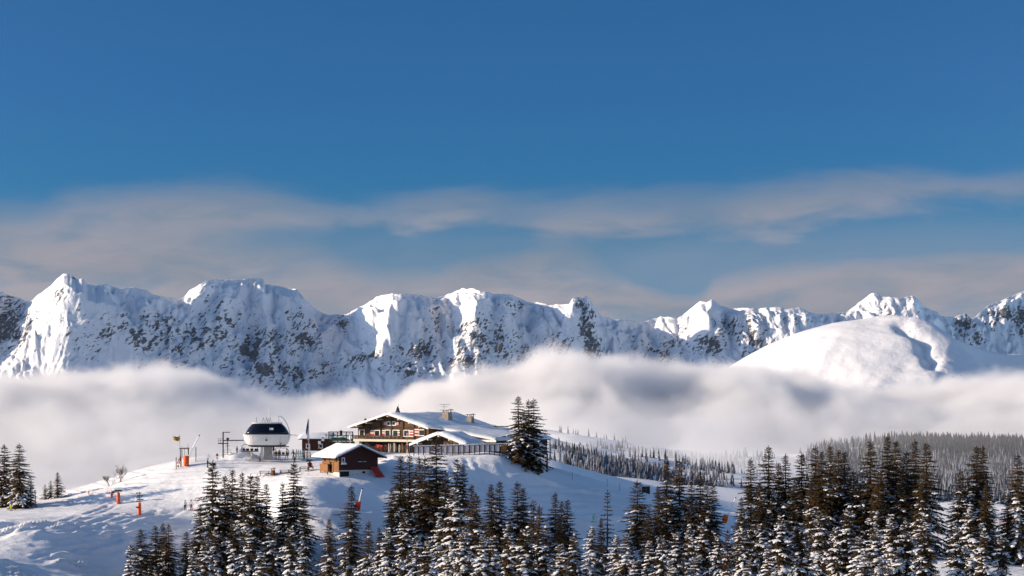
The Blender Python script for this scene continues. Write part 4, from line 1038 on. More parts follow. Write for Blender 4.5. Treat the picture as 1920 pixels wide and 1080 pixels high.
    MB().tube((.5, 1.0, 8.3), (.5, 1.0, 9.0), .025, 5).build('weather_vane', METAL, c)
    c = MB().tube((-6.6, .8, 5.0), (-6.6, .8, 5.95), .22, 8).build('vent_pipe', METAL, T)
    MB().loft([[(-6.6 + a * math.cos(k * 1.047), .8 + a * math.sin(k * 1.047), z) for k in range(6)] for a, z in ((.30, 5.93), (.30, 6.12), (.08, 6.32))]).build('pipe_cap', METAL, c)
    a = MB().tube((4.2, 10.8, 5.9), (4.2, 10.8, 8.9), .035, 5).build('antenna', METAL, T)
    for z, w in ((8.85, 1.1), (8.45, .7)): MB().bar((4.2 - w, 10.8, z), (4.2 + w, 10.8 + .3, z), .05, .05).build('antenna_arm', METAL, a)
    for k in range(5): MB().bar((3.5 + k * .4, 10.6, 8.9), (3.5 + k * .4, 11.0, 8.9), .03, .03).build('antenna_rod', METAL, a)
    # skylight strip and snow guard far along the roof
    MB().box((12.5, 17.5, 4.75), (3.2, .10, .22)).build('snow_guard', METAL, T)
    MB().box((17.5, 17.0, 3.9), (3.0, .10, .22)).build('snow_guard', METAL, T)
    # the white eave edge at the right-hand end
    MB().box((19.6, .05, 2.45), (4.2, .12, .42)).build('eave_board', WHITE, T)
    return T
build_chalet()

def build_terrace():
    pxs = [776, 784.5, 794, 806, 816.5, 827.5, 838, 849, 859.5, 869.5, 880, 889.7, 899, 908.5, 917.8, 927, 937]
    def Yt(px): return 352 - (px - 776) * .008
    def zt(px, dy=0): return at(px, 837 - (px - 776) * .028 + dy, Yt(px)).z
    b = at(860, 851, Yt(860))
    T = thing('terrace_screen', 'long glazed terrace screen with dark posts in front of the chalet', 'glass screen', b)
    for px in pxs:
        p = at(px, 850, Yt(px)); z1 = zt(px); z0 = min(gz(p.x, p.y), z1 - 1.3) - .3
        MB(b).box((p.x, p.y, (z0 + z1) / 2), (.13, .13, z1 - z0)).build('post', BLACK, T)
    for a, c in zip(pxs[:-1], pxs[1:]):
        p, q = at(a, 850, Yt(a)), at(c, 850, Yt(c)); z = zt((a + c) / 2)
        d = (q - p).normalized() * .09; z0 = z - 1.28
        P = [(p.x + d.x, p.y + d.y, z0), (q.x - d.x, q.y - d.y, z0), (q.x - d.x, q.y - d.y, z - .09), (p.x + d.x, p.y + d.y, z - .09)]
        MB(b).prism(P, (0, .02, 0)).build('glass_panel', FROST, T)
    p, q = at(774, 837, Yt(774)), at(955, 837, Yt(955)); p.z, q.z = zt(774), zt(955)
    MB(b).bar(p, q, .16, .10).build('top_rail', GALV, T)
    MB(b).bar(p + Vector((0, 0, .09)), q + Vector((0, 0, .09)), .16, .08).build('rail_snow', ROOFSNOW, T)
    for k, px in enumerate((941, 944.5, 948, 952)):
        p = at(px, 850, Yt(px)); z1 = zt(px)
        MB(b).box((p.x, p.y, z1 - .72), (.30, .10, 1.45)).build('end_board', GOLD if k < 3 else WOODD, T)
    # boarded underside at the right end
    p = at(956, 845, 351)
    MB(b).box((p.x + .35, p.y + 2.0, p.z - .5), (.3, 5, 3.2)).build('end_wall', WOODD, T)
build_terrace()

# ------------------------------------------------------------------ the wooden hut
def build_hut():
    o0 = at(636, 893, 338)
    T = thing('wooden_hut', 'small brown wooden hut on a white plinth under a thick snowy roof', 'hut', o0, rad(30))
    L, Wd = 6.9, 7.3
    MB().box((Wd / 2, L / 2, .1), (Wd - .04, L - .04, 1.9)).build('plinth', RENDERED, T)
    def rz(x): return 5.15 - abs(x - Wd / 2) * .435
    MB().prism([(0, 0, 1.02), (Wd, 0, 1.02), (Wd, 0, rz(Wd) - .1), (Wd / 2, 0, 5.0), (0, 0, rz(0) - .1)], (0, L, 0)).build('timber_wall', REDW, T)
    for k in range(11):
        z = 1.22 + k * .34; hw = Wd / 2 if z < 3.5 else max(0, (5.0 - z) / .435)
        if hw > .4: MB().box((Wd / 2, -.02, z), (2 * hw - .02, .04, .28)).build('log_course', REDW, T)
    # sunny left side: upright boards, hatch with a counter, doorway
    for k in range(13):
        y = .28 + k * .53
        if 5 <= k <= 6: MB().box((-.035, y, 2.85), (.07, .47, .95)).build('side_board', GOLD, T)
        else: MB().box((-.035, y, 2.0), (.07, .47, 2.7)).build('side_board', GOLD, T)
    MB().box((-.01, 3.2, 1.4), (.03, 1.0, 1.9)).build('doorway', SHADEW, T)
    MB().box((-.09, 2.45, 1.55), (.06, .5, 1.9)).build('door_leaf', GOLD, T)
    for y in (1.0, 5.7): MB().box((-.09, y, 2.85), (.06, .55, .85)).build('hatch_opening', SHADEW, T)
    for y in (2.1, 4.2): MB().box((-.10, y, 2.85), (.06, .85, .85)).build('hatch_shutter', GOLD, T)
    c = MB().box((-.45, 4.6, 1.95), (.8, 3.4, .09)).build('counter', GOLD, T)
    MB().box((-.75, 4.6, 1.3), (.08, 3.3, 1.2)).build('counter_front', GOLD, c)
    for y in (3.2, 5.9): MB().box((-.72, y, 1.0), (.12, .12, 1.8)).build('counter_leg', BEAM, c)
    MB().box((-.60, 3.45, 3.40), (1.2, 7.0, .10), Matrix.Rotation(rad(-8), 3, 'Y')).build('canopy_roof', BEAM, T)
    MB().box((-.62, 3.45, 3.53), (1.25, 7.05, .14), Matrix.Rotation(rad(-8), 3, 'Y')).build('canopy_snow', ROOFSNOW, T, bevel=.05)
    # roof
    for s in (-1, 1):
        x0, x1 = Wd / 2, Wd / 2 + s * 4.85
        MB().prism([(x0, -1, 5.08), (x1, -1, rz(x1) - .07), (x1, -1, rz(x1) + .05), (x0, -1, 5.2)], (0, 9.6, 0)).build('roof', WOODD, T)
        MB().prism([(x0, -1.05, 5.0), (x1, -1.05, rz(x1) - .16), (x1, -1.05, rz(x1) + .08), (x0, -1.05, 5.24)], (0, .05, 0)).build('verge_board', BEAM, T)
        def sl(u, v, s=s): x = Wd / 2 + s * 4.9 * u; return (x, -1.05 + 9.7 * v, rz(x) + .06)
        sheet_snow('roof_snow', sl, 16, 18, .42, T, 9 + s)
    # shaded front: small window with box, two sills with shutters closed, cellar opening
    window(T, .72, 2.75, .62, .85, 0, panes=1)
    bx = MB().box((.82, -.18, 2.10), (.85, .28, .22)).build('flower_box', WHITE, T)
    MB().box((.82, -.18, 2.24), (.8, .26, .10)).build('box_snow', ROOFSNOW, bx, bevel=.03)
    for x in (3.85, 4.75):
        MB().box((x, -.10, 2.42), (.62, .16, .07)).build('sill', WHITE, T)
        MB().box((x, -.06, 2.85), (.60, .05, .75)).build('shutter', WOODD, T)
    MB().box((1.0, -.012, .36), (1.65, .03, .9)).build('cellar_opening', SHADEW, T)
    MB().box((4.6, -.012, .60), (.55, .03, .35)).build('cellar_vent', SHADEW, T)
    for y in (-.95, 8.5): MB().tube((Wd / 2, y, 4.85), (Wd / 2, y + (.9 if y < 0 else -1.2), 4.85), .12, 8).build('purlin', BEAM, T)
    # the red sheet leaning on its right corner
    b = o0 + Matrix.Rotation(rad(30), 3, 'Z') @ Vector((6.7, -.6, 0)); b.z = gz(b.x, b.y)
    P = thing('leaning_board', 'red board leaning against the right corner of the wooden hut', 'board', b, rad(30))
    MB().prism([(-1.0, .45, 1.55), (.35, .45, 1.65), (1.15, -.75, -.15), (-.35, -.75, -.15)], (.03, .10, .03)).build('panel', RED, P)
    MB().prism([(.42, .47, 1.66), (.62, .47, 1.5), (1.35, -.72, -.15), (1.16, -.75, -.15)], (.03, .10, .03)).build('side_panel', RED, P)
build_hut()

# ------------------------------------------------------------------ chairlift top station
def build_station():
    o0 = at(501, 858, 362)
    T = thing('chairlift_station', 'white chairlift top station with dark tinted glass hood on concrete legs', 'lift station', o0, rad(4))
    A, Bd, n = 4.25, 2.7, 40
    def ring(s, z, k0=0, k1=None, m=None):
        out = []
        k1 = n if k1 is None else k1
        for k in range(k0, k1):
            a = 6.2832 * k / n; ca, sa = math.cos(a), math.sin(a); e = 2 / 3.2
            out.append((A * s * math.copysign(abs(ca) ** e, ca), Bd * s * math.copysign(abs(sa) ** e, sa), z))
        return out
    prof = [(.80, 2.30), (.875, 2.55), (.945, 3.1), (.985, 3.65), (1.0, 4.05)]
    core = MB().loft([ring(s * .985, z) for s, z in prof]).build('bowl_core', GALV, T, True)
    cuts = [0, 3, 9, 17, 22, 23, 26, 27, 33, 34, 37, 40]
    for a, b in zip(cuts[:-1], cuts[1:]):       # the shell is bolted up from curved panels with open joints
        seg = []
        for s, z in prof:
            r = ring(s, z); seg.append([r[k % n] for k in range(a, b + 1)])
        m = MB().loft(seg, close=False); 
        V = m.v; cx = Vector((sum(p[0] for p in V) / len(V), sum(p[1] for p in V) / len(V), 0))
        m.v = [tuple(Vector((cx.x + (p[0] - cx.x) * .985, cx.y + (p[1] - cx.y) * .985, p[2]))) for p in V]
        m.build('shell_panel', SHELL, T, True)
    MB().loft([ring(1.0, 4.05), ring(1.035, 4.08), ring(1.035, 4.20), ring(.97, 4.22)]).build('rim', SHELL, T)
    MB().loft([ring(.78, 2.08), ring(.82, 2.28)]).build('underside', METAL, T)
    hood = [(.955, 4.2), (.90, 4.75), (.80, 5.4), (.68, 5.95), (.60, 6.2)]
    MB().loft([ring(s, z) for s, z in hood]).build('glass_hood', TINT, T, True)
    for k in (2, 7, 13, 18, 22, 38):
        pts = [(ring(s * 1.008, z)[k]) for s, z in hood]
        MB().path(pts, .045 if k not in (18, 22) else .09, 5).build('hood_rib', GALV if k not in (18, 22, 13) else SHELL, T)
    MB().loft([ring(.60, 6.18), ring(.655, 6.22), ring(.64, 6.36), ring(.55, 6.42)]).build('roof_cap', SHELL, T)
    MB().box((.95, -2.22, 5.25), (.55, .03, .40), Matrix.Rotation(rad(-20), 3, 'X')).build('window_plate', WHITE, T)
    MB().box((.55, -2.22, 5.25), (.07, .03, .52), Matrix.Rotation(rad(-20), 3, 'X')).build('window_plate', WHITE, T)
    # emblem on the front of the shell
    e = MB().prism([(-.02, -2.70, 3.42), (.22, -2.68, 3.30), (.14, -2.64, 3.12), (-.02, -2.63, 3.06), (-.18, -2.64, 3.12), (-.26, -2.68, 3.30)], (0, -.02, 0)).build('emblem', METAL, T)
    MB().box((-.02, -2.72, 3.62), (.20, .02, .07)).build('emblem_bar', METAL, e)
    # roof gear
    m = MB()
    for x in (-.75, -.2, .15, .5):
        m.tube((x - .12, 0, 6.35), (x + .05, 0, 7.3), .03, 5); m.tube((x + .25, .3, 6.35), (x + .05, 0, 7.3), .03, 5)
    m.build('roof_frame', METAL, T)
    MB().tube((.25, 0, 6.4), (.25, 0, 9.1), .05, 6).build('mast', POLEW, T)
    MB().tube((-1.95, 0, 6.3), (-1.95, 0, 7.4), .04, 5).build('aerial', METAL, T)
    arc = [(2.1, -.4, 7.55), (2.5, -.4, 7.50), (3.05, -.4, 7.0), (3.55, -.4, 6.2), (3.9, -.4, 5.3), (4.1, -.4, 4.3)]
    l = MB().path(arc, .04, 5).path([(x, y + .5, z) for x, y, z in arc], .04, 5)
    for i in range(1, 6):
        p, q = arc[i - 1], arc[i]
        for t in (.25, .75): c = [p[j] + (q[j] - p[j]) * t for j in range(3)]; l.tube(c, (c[0], c[1] + .5, c[2]), .025, 4)
    l.tube((2.1, -.4, 7.55), (2.1, -.4, 6.3), .03, 5)
    l.build('ladder', METAL, T)
    MB().bar((3.9, 0, 4.15), (5.5, 0, 4.05), .18, .10).build('walkway', GALV, T)
    # legs
    MB().box((-.95, 0, 1.0), (.42, .8, 2.4)).build('leg', SHELL, T)
    MB().box((.15, .3, .9), (1.5, 1.2, 2.6)).build('leg', CONC, T)
    MB().box((1.15, -.1, 1.6), (.3, .3, .75)).build('control_box', BLACK, T)
    MB().bar((-2.9, -1.2, 2.02), (4.0, -1.2, 2.02), .22, .16).build('rail_track', METAL, T)
    return o0
S0 = build_station()
def chair(b, rz, label, wide=2.9, hood=True):
    T = thing('lift_chair', label, 'lift chair', b, rz, 'chairs hanging under the lift station')
    MB().path([(0, 0, 2.75), (-.1, 0, 2.45), (-.05, 0, 1.95), (0, 0, 1.75)], .07, 6).build('hanger', METAL, T)
    fr = MB()
    fr.path([(-wide / 2, 0, .35), (-wide / 2 + .12, .1, 1.35), (-wide / 2 + .5, .1, 1.72), (wide / 2 - .5, .1, 1.72), (wide / 2 - .12, .1, 1.35), (wide / 2, 0, .35)], .06, 6)
    fr.tube((0, 0, 1.75), (0, -.1, 1.72), .06); fr.build('frame', METAL, T)
    MB().box((0, -.1, .42), (wide - .2, .55, .12)).build('seat', BLACK, T, bevel=.03)
    for k in range(4): MB().box((-wide / 2 + .42 + k * (wide - .8) / 3, .14, .74), (wide / 5.6, .08, .46)).build('backrest', BLACK, T, bevel=.02)
    MB().path([(-wide / 2 + .2, -.1, .95), (-wide / 2 + .3, -.55, .55), (wide / 2 - .3, -.55, .55), (wide / 2 - .2, -.1, .95)], .03, 5).build('safety_bar', GALV, T)
    MB().tube((-wide / 2 + .3, -.5, .05), (wide / 2 - .3, -.5, .05), .03, 5).build('footrest', GALV, T)
    return T
chair(at(468, 850, 361) + Vector((0, 0, -.1)), rad(3), 'left empty chair hanging under the white lift station', 3.1)
chair(at(527, 858, 360) + Vector((0, 0, 0)), rad(-6), 'right chair hanging under the white lift station near skiers', 2.9)

def build_lift_tower():
    b = foot(418.3, 862, 330, 364); Y = b.y
    def q(px, py, dy=0): p = at(px, py, Y); p.y += dy; return p
    T = thing('lift_tower', 'dark steel lift service tower with platforms left of the station', 'lift tower', b)
    MB(b).tube(b + Vector((0, 0, -.4)), q(418.3, 810), .13, 8).build('pole', METAL, T)
    MB(b).bar(q(417.6, 810.5), q(431.5, 810.5), .22, .14).build('top_arm', METAL, T)
    m = MB(b).bar(q(409.5, 831.5), q(428, 831.5), .9, .16); m.build('platform', METAL, T)
    m = MB(b)
    for y in (822.5, 826): m.tube(q(410, y, -.4), q(418, y, -.4), .03, 5)
    for x in (410, 414): m.tube(q(x, 822.5, -.4), q(x, 831, -.4), .03, 5)
    m.build('guard_rail', METAL, T)
    MB(b).bar(q(419.5, 826), q(456.5, 825.6), .22, .18).build('beam', METAL, T)
    MB(b).loft([[q(427 + a * math.cos(k * .785), 823 + a * math.sin(k * .785), d) for k in range(8)] for a, d in ((2.2, -.25), (2.8, 0), (2.2, .25))]).build('pulley', METAL, T)
    MB(b).tube(q(426.8, 826), q(426.8, 853), .08, 6).build('mast', METAL, T)
    MB(b).bar(q(422.5, 836), q(430.5, 836), .12, .10).build('cross_arm', METAL, T)
    m = MB(b)
    for y in (843.5, 848, 852.5): m.tube(q(421, y, -.4), q(433, y, -.4), .025, 4); m.tube(q(421, y, .4), q(433, y, .4), .025, 4)
    for x in (421, 427, 433): m.tube(q(x, 843.5, -.4), q(x, 853, -.4), .025, 4)
    m.build('lower_cage', GALV, T)
build_lift_tower()

# ------------------------------------------------------------------ dark red hut behind the flag, its terrace and lamps
def build_red_building():
    o0 = at(590, 845, 392)
    T = thing('red_building', 'low dark red building with thick snow on its roof behind the flagpole', 'building', o0, rad(0))
    sx = 392 / F
    MB().box((.3, 2.2, .9), (5.6, 4.4, 2.6)).build('wall', REDW, T)
    for k in range(7): MB().box((-2.1 + k * .75, -.03, .9), (.66, .05, 2.5)).build('wall_board', REDW, T)
    MB().box((.3, 1.9, 2.28), (6.8, 6.0, .16)).build('roof', BEAM, T)
    def sl(u, v): return (-3.15 + 6.9 * u, -1.1 + 6.0 * v, 2.35 + .85 * math.sin(min(1, v * 1.5) * 1.57) * (1 - .25 * abs(2 * u - 1) ** 3))
    sheet_snow('roof_snow', sl, 18, 14, .32, T, 21)
    window(T, -1.3, .9, .8, .9, -.05); window(T, 1.2, .9, .8, .9, -.05)
build_red_building()
def build_side_terrace():
    Y = 366; b = at(638, 830, Y)
    T = thing('terrace_railing', 'dark timber balcony terrace railing joined to the left of the chalet', 'railing', b)
    for px in (616.5, 625, 633, 641, 649, 656, 661.5):
        MB(b).bar(at(px, 838, Y), at(px, 809.5, Y), .16, .16).build('post', BEAM, T)
    for y in (809.8, 817, 825): MB(b).bar(at(615.8, y, Y), at(662, y, Y), .12, .14 if y != 825 else .35).build('rail', BEAM, T)
    for k in range(26):
        px = 618 + k * 1.7
        MB(b).bar(at(px, 824, Y), at(px, 810.5, Y), .05, .05).build('baluster', BEAM, T)
    MB(b).bar(at(639.6, 818, Y), at(639.6, 807, Y), .42, .42).build('gate_post', BLACK, T)
    MB(b).box(at(639, 832, Y + 1.5), (4.9, 2.6, .8)).build('deck', WOODD, T)
build_side_terrace()
def parasol(px, py, Y, label, s=1.0):
    b = at(px, py, Y)
    T = thing('parasol', label, 'parasol', b, 0, 'green parasols on the side terrace')
    MB().tube((0, 0, -1.2), (0, 0, 1.5 * s), .04, 6).build('pole', GALV, T)
    n = 8
    c = MB().add([(0, 0, 1.45 * s)] + [(1.15 * s * math.cos(k * .785), 1.15 * s * math.sin(k * .785), .95 * s) for k in range(n)] + [(1.15 * s * math.cos(k * .785), 1.15 * s * math.sin(k * .785), .72 * s) for k in range(n)],
                 [(0, k + 1, (k + 1) % n + 1) for k in range(n)] + [(k + 1, k + 1 + n, (k + 1) % n + 1 + n, (k + 1) % n + 1) for k in range(n)]).build('canopy', GREEN, T)
    MB().add([(0, 0, 1.53 * s)] + [(.75 * s * math.cos(k * .785 + .2), .75 * s * math.sin(k * .785), 1.24 * s) for k in range(n)], [(0, k + 1, (k + 1) % n + 1) for k in range(n)]).build('snow_cap', ROOFSNOW, T, True)
parasol(629, 831, 364, 'left green parasol with snow on the side terrace', .85); parasol(640, 832, 363.4, 'right green parasol with snow on the side terrace', .95)
def lantern(px, py, Y, label):
    b = at(px, py, Y)
    T = thing('lantern', label, 'lantern', b, 0, 'white lanterns climbing beside the hut roof')
    MB().box((0, 0, -.9), (.10, .10, 1.9)).build('post', METAL, T)
    MB().box((0, 0, .32), (.46, .46, .50)).build('lamp_box', WHITE, T, bevel=.03)
    MB().loft([[(a * x, a * y, z) for x, y in ((-1, -1), (1, -1), (1, 1), (-1, 1))] for a, z in ((.30, .58), (.06, .74))]).build('lamp_roof', BLACK, T)
for px, py, w in ((599, 833, 'lowest'), (605.5, 827.5, 'middle'), (611.5, 822, 'highest')): lantern(px, py, 352, '%s of three white lanterns beside the hut roof' % w)

def build_flag():
    b = foot(579, 852, 340, 362); Y = b.y
    T = thing('flagpole', 'white flagpole with a limp blue white and red flag', 'flagpole', b)
    top = at(579, 779.5, Y)
    MB(b).tube(b + Vector((0, 0, -.3)), top, .075, 8, .045).build('pole', POLEW, T)
    fl = MB(b)
    def edge(py, px0, px1): return [at(px, py, Y) + Vector((0, .18 * math.sin(px * 2.1 + py * .2), 0)) for px in np.linspace(px0, px1, 5)]
    rows = [(785, 577.6, 578.6), (793, 576.2, 578.5), (801, 574.4, 578.4), (808, 573.4, 578.3), (812, 573.6, 578.2)]
    f = MB(b).loft([edge(*r) for r in rows[:4]], close=False).build('flag', BLUE, T, True)
    MB(b).loft([edge(*r) for r in ((808, 573.4, 576.0), (812, 573.9, 575.6), (815, 574.5, 575.4))], close=False).build('blue_fold', BLUE, f, True)
    MB(b).loft([edge(*r) for r in ((803, 576.6, 578.6), (812, 575.2, 578.3), (819, 575.6, 578.1), (825, 575.8, 578.0))], close=False).build('white_band', WHITE, f, True)
    MB(b).loft([edge(*r) for r in ((823, 576.2, 578.0), (828, 573.6, 577.8), (832, 572.8, 576.6))], close=False).build('red_band', RED, f, True)
build_flag()
print('buildings', time.time() - T0)
# ------------------------------------------------------------------ people
SKIN = mat('skin', (0.45, 0.27, 0.19), 0.6)
CLOTH = {k: mat(k + '_cloth', c, 0.8, grain=0.15) for k, c in dict(
    blue=(0.03, 0.16, 0.42), lime=(0.50, 0.52, 0.03), white=(0.78, 0.77, 0.75), black=(0.015, 0.015, 0.017), crimson=(0.50, 0.03, 0.05), grey=(0.13, 0.13, 0.14),
    tan=(0.40, 0.27, 0.16), orange=(0.60, 0.14, 0.04), navy=(0.02, 0.025, 0.06), brown=(0.10, 0.045, 0.028), olive=(0.30, 0.20, 0.05), maroon=(0.20, 0.035, 0.03), cream=(0.62, 0.54, 0.42), mint=(0.25, 0.62, 0.42), red=(0.60, 0.03, 0.035)).items()}
def body_mesh(pose, jacket, trousers):
    """one continuous skinned figure, 1.75 m, facing -y; clothes are areas of the one surface"""
    hip_y, lean, bend, stride, al, ar = pose['hip'], pose['lean'], pose['bend'], pose['stride'], pose['l'], pose['r']
    pel = Vector((0, hip_y, .95 - bend * .35)); ch = pel + Vector((0, -math.sin(lean) * .38, math.cos(lean) * .38)); nk = ch + Vector((0, -math.sin(lean) * .15, math.cos(lean) * .15))
    hd = nk + Vector((0, -.04 - .06 * math.sin(lean), .12)); ht = hd + Vector((0, -.01, .12))
    N = [('pel', pel, .155, -1, 'T'), ('belly', pel.lerp(ch, .5), .150, 0, 'J'), ('ch', ch, .170, 1, 'J'), ('nk', nk, .065, 2, 'S'), ('hd', hd, .100, 3, 'S'), ('ht', ht, .075, 4, 'S')]
    def addn(nm, p, r, par, reg): N.append((nm, Vector(p), r, par, reg)); return len(N) - 1
    for s, arm in ((-1, al), (1, ar)):
        sh = addn('sh', ch + Vector((s * .19, 0, .06)), .078, 2, 'J')
        e = ch + Vector((s * (.22 + arm[0] * .22), -arm[1] * .25, .06 - .27 * arm[2]))
        el = addn('el', e, .060, sh, 'J')
        h = e + Vector((s * arm[3] * .2, -arm[4] * .25, -.25 * arm[5])); wr = addn('wr', h, .045, el, 'J')
        addn('hand', h + (h - e).normalized() * .10, .050, wr, 'G')
        st = stride * s
        hp = addn('hp', pel + Vector((s * .095, 0, -.06)), .115, 0, 'T')
        kn = addn('kn', Vector((s * (.11 + pose['wide'] * .5), hip_y * .2 - .06 - st * .5 - bend * .16, .50 - bend * .06)), .080, hp, 'T')
        an = addn('an', Vector((s * (.12 + pose['wide']), .04 - st, .10)), .062, kn, 'T')
        addn('toe', Vector((s * (.12 + pose['wide']), -.16 - st, .055)), .052, an, 'B')
    me = bpy.data.meshes.new('body'); me.from_pydata([n[1] for n in N], [(i, n[3]) for i, n in enumerate(N) if n[3] >= 0], []); me.update()
    ob = bpy.data.objects.new('body', me); COL.objects.link(ob)
    sk = ob.modifiers.new('skin', 'SKIN'); sk.use_smooth_shade = True
    for i, n in enumerate(N):
        v = me.skin_vertices[0].data[i]; v.radius = (n[2], n[2] * (.8 if n[0] in ('ch', 'belly', 'pel') else 1)); v.use_root = (i == 0)
    sb = ob.modifiers.new('sub', 'SUBSURF'); sb.levels = 1; sb.render_levels = 1
    dg = bpy.context.evaluated_depsgraph_get(); out = bpy.data.meshes.new_from_object(ob.evaluated_get(dg))
    bpy.data.objects.remove(ob); bpy.data.meshes.remove(me)
    for m in (CLOTH[jacket], CLOTH[trousers], SKIN, BLACK): out.materials.append(m)
    P = np.array([tuple(n[1]) for n in N]); reg = {'J': 0, 'T': 1, 'S': 2, 'B': 3, 'G': 3}
    for p in out.polygons:
        c = np.array(p.center); k = int(np.argmin(((P - c) ** 2).sum(1) - np.array([n[2] ** 2 for n in N])))
        p.material_index = reg[N[k][4]]; p.use_smooth = True
    return out, hd, N
POSES = {
 'stand': dict(hip=0, lean=.08, bend=.10, stride=0, wide=.02, l=(.2, .1, 1, .1, .3, .95), r=(.2, .1, 1, .1, .3, .95)),
 'poles': dict(hip=.06, lean=.30, bend=.35, stride=0, wide=.05, l=(.6, .5, .85, .3, .9, .45), r=(.6, .5, .85, .3, .9, .45)),
 'walk': dict(hip=0, lean=.12, bend=.15, stride=.22, wide=.0, l=(.2, .6, .85, .0, .6, .7), r=(.3, -.6, .85, .1, .2, .8)),
 'reach': dict(hip=.05, lean=.55, bend=.20, stride=.26, wide=.06, l=(.5, .9, .5, .2, 1.0, .2), r=(.5, .5, .8, .1, .8, .5)),
 'ski': dict(hip=.12, lean=.50, bend=.60, stride=.05, wide=.08, l=(.7, .6, .8, .2, .9, .25), r=(.7, .6, .8, .2, .9, .25)),
}
def person(px, py, jacket, trousers, pose, rz, label, skis=True, helmet='black', size=1.0, lo=280, hi=366):
    b = foot(px, py, lo, hi)
    T = thing('person', label, 'person', b, rz, None, (size,) * 3)
    me, hd, N = body_mesh(POSES[pose], jacket, trousers)
    link('body', me, T)
    c = hd + Vector((0, .01, .045))
    MB().loft([[tuple(c + Vector((r * math.cos(k * .6283), r * 1.12 * math.sin(k * .6283), z))) for k in range(10)] for r, z in ((.118, -.02), (.132, .03), (.118, .09), (.075, .13), (.02, .145))]).build('helmet', CLOTH[helmet], T, True)
    MB().box(hd + Vector((0, -.108, .035)), (.16, .03, .07)).build('goggles', GLASS, T, bevel=.01)
    if skis:
        for s in (-1, 1):
            x = s * (.12 + POSES[pose]['wide'])
            m = MB(); m.loft([[(x - .045, y, z), (x + .045, y, z), (x + .045, y, z + .02), (x - .045, y, z + .02)] for y, z in ((.75, .02), (-.75, .02), (-.93, .06), (-1.0, .12))])
            m.build('ski', CLOTH['navy' if s < 0 else 'navy'], T)
        for i, n in enumerate(N):
            if n[0] == 'hand':
                p = n[1]; s = 1 if p.x > 0 else -1
                MB().tube((p.x, p.y, p.z + .06), (p.x + s * .10, p.y + .28, .05), .012, 5).build('ski_pole', METAL, T)
    return T
PEOPLE = [
 (20, 957, 'blue', 'lime', 'stand', 2.6, 'skier in blue jacket and yellow green trousers at the left edge', True, 'grey', 1.05),
 (347, 961, 'white', 'black', 'stand', .5, 'skier in white jacket and black trousers above the gully', False, 'black', 1.05),
 (359, 961, 'white', 'crimson', 'stand', -.4, 'skier in white jacket and red trousers above the gully', False, 'black', 1.05),
 (389, 879, 'black', 'black', 'stand', 2.0, 'person in black standing behind the spruce tip on the plateau', False, 'black', 1.0),
 (444, 861, 'grey', 'grey', 'stand', 1.0, 'person in dark grey by the snow heap left of the station', False, 'black', .85),
 (472, 864, 'tan', 'cream', 'walk', -1.0, 'skier in tan jacket and pale trousers below the left lift chair', False, 'orange', 1.0),
 (487, 865, 'olive', 'maroon', 'poles', 1.2, 'skier in olive jacket and dark red trousers leaning on poles', True, 'brown', .95),
 (498, 858, 'navy', 'black', 'reach', 1.5, 'person in navy bending forward before the station legs', False, 'black', 1.05),
 (510, 859, 'brown', 'tan', 'poles', -1.5, 'person in dark brown jacket crouching under the station', False, 'black', .9),
 (517.5, 860, 'olive', 'tan', 'stand', -.3, 'person in mustard olive jacket below the right lift chair', False, 'tan', 1.05),
 (523.5, 860, 'maroon', 'brown', 'stand', .5, 'person in maroon jacket beside the one in mustard', False, 'maroon', 1.05),
 (537, 859, 'cream', 'tan', 'walk', 1.1, 'person in cream jacket right of the lift chair', False, 'black', 1.1),
 (550.5, 859, 'black', 'grey', 'walk', -1.2, 'person in black jacket beside the ski rack', False, 'black', 1.05),
 (552, 868, 'brown', 'black', 'stand', .2, 'person in brown standing apart in front of the ski rack', False, 'black', .75),
]
for p in PEOPLE: person(*p)
person(1112, 989, 'mint', 'mint', 'ski', .9, 'skier in mint green suit gliding along the lower piste', True, 'mint', .95, 300, 366)
person(1758, 1008, 'red', 'red', 'stand', 1.4, 'skier in red suit on the sunny meadow behind the tall stand', True, 'red', 1.0, 300, 460)

# ------------------------------------------------------------------ snow making, piste posts, signs
def seg(b, px0, py0, px1, py1, Y, r, m, name, par, n=8, r2=None, dy=0.0):
    p, q = at(px0, py0, Y), at(px1, py1, Y + dy)
    return MB(b).tube(p, q, r, n, r2).build(name, m, par)
def snow_lance(px, py, tx, ty, label, pad, lo, hi, cable=True):
    b = foot(px, py, lo, hi); Y = b.y
    T = thing('snow_lance', label, 'snow gun', b)
    seg(b, px + 1.5, py - 4, tx, ty, Y, .13, POLEW, 'lance', T, 8, .08)
    seg(b, tx, ty, tx + .9, ty - 1.4, Y, .15, METAL, 'nozzle', T)
    w = Vector((.42, 0, 0))
    MB(b).loft([[tuple(b + Vector((a * x + k * .18, a * y, z))) for x, y in ((-1, -.9), (1, -.9), (1, .9), (-1, .9))] for a, z, k in ((.36, .0, 0), (.46, .12, 0), (.44, 1.35, 1.2), (.30, 1.45, 1.2))]).build('padding', pad, T, False)
    MB(b).tube(b + Vector((.1, 0, -.3)), b + Vector((.15, 0, 1.5)), .09, 6).build('stand', METAL, T)
    MB(b).box(b + Vector((-.30, -.45, .8)), (.24, .10, .34)).build('valve_box', BLACK, T)
snow_lance(669.5, 956, 679, 917, 'white snow lance on a red padded base in the middle slope', ORED, 290, 345)
snow_lance(1358.5, 981, 1379, 934, 'white snow lance on an orange padded base in the gap', ORANGE, 340, 420)
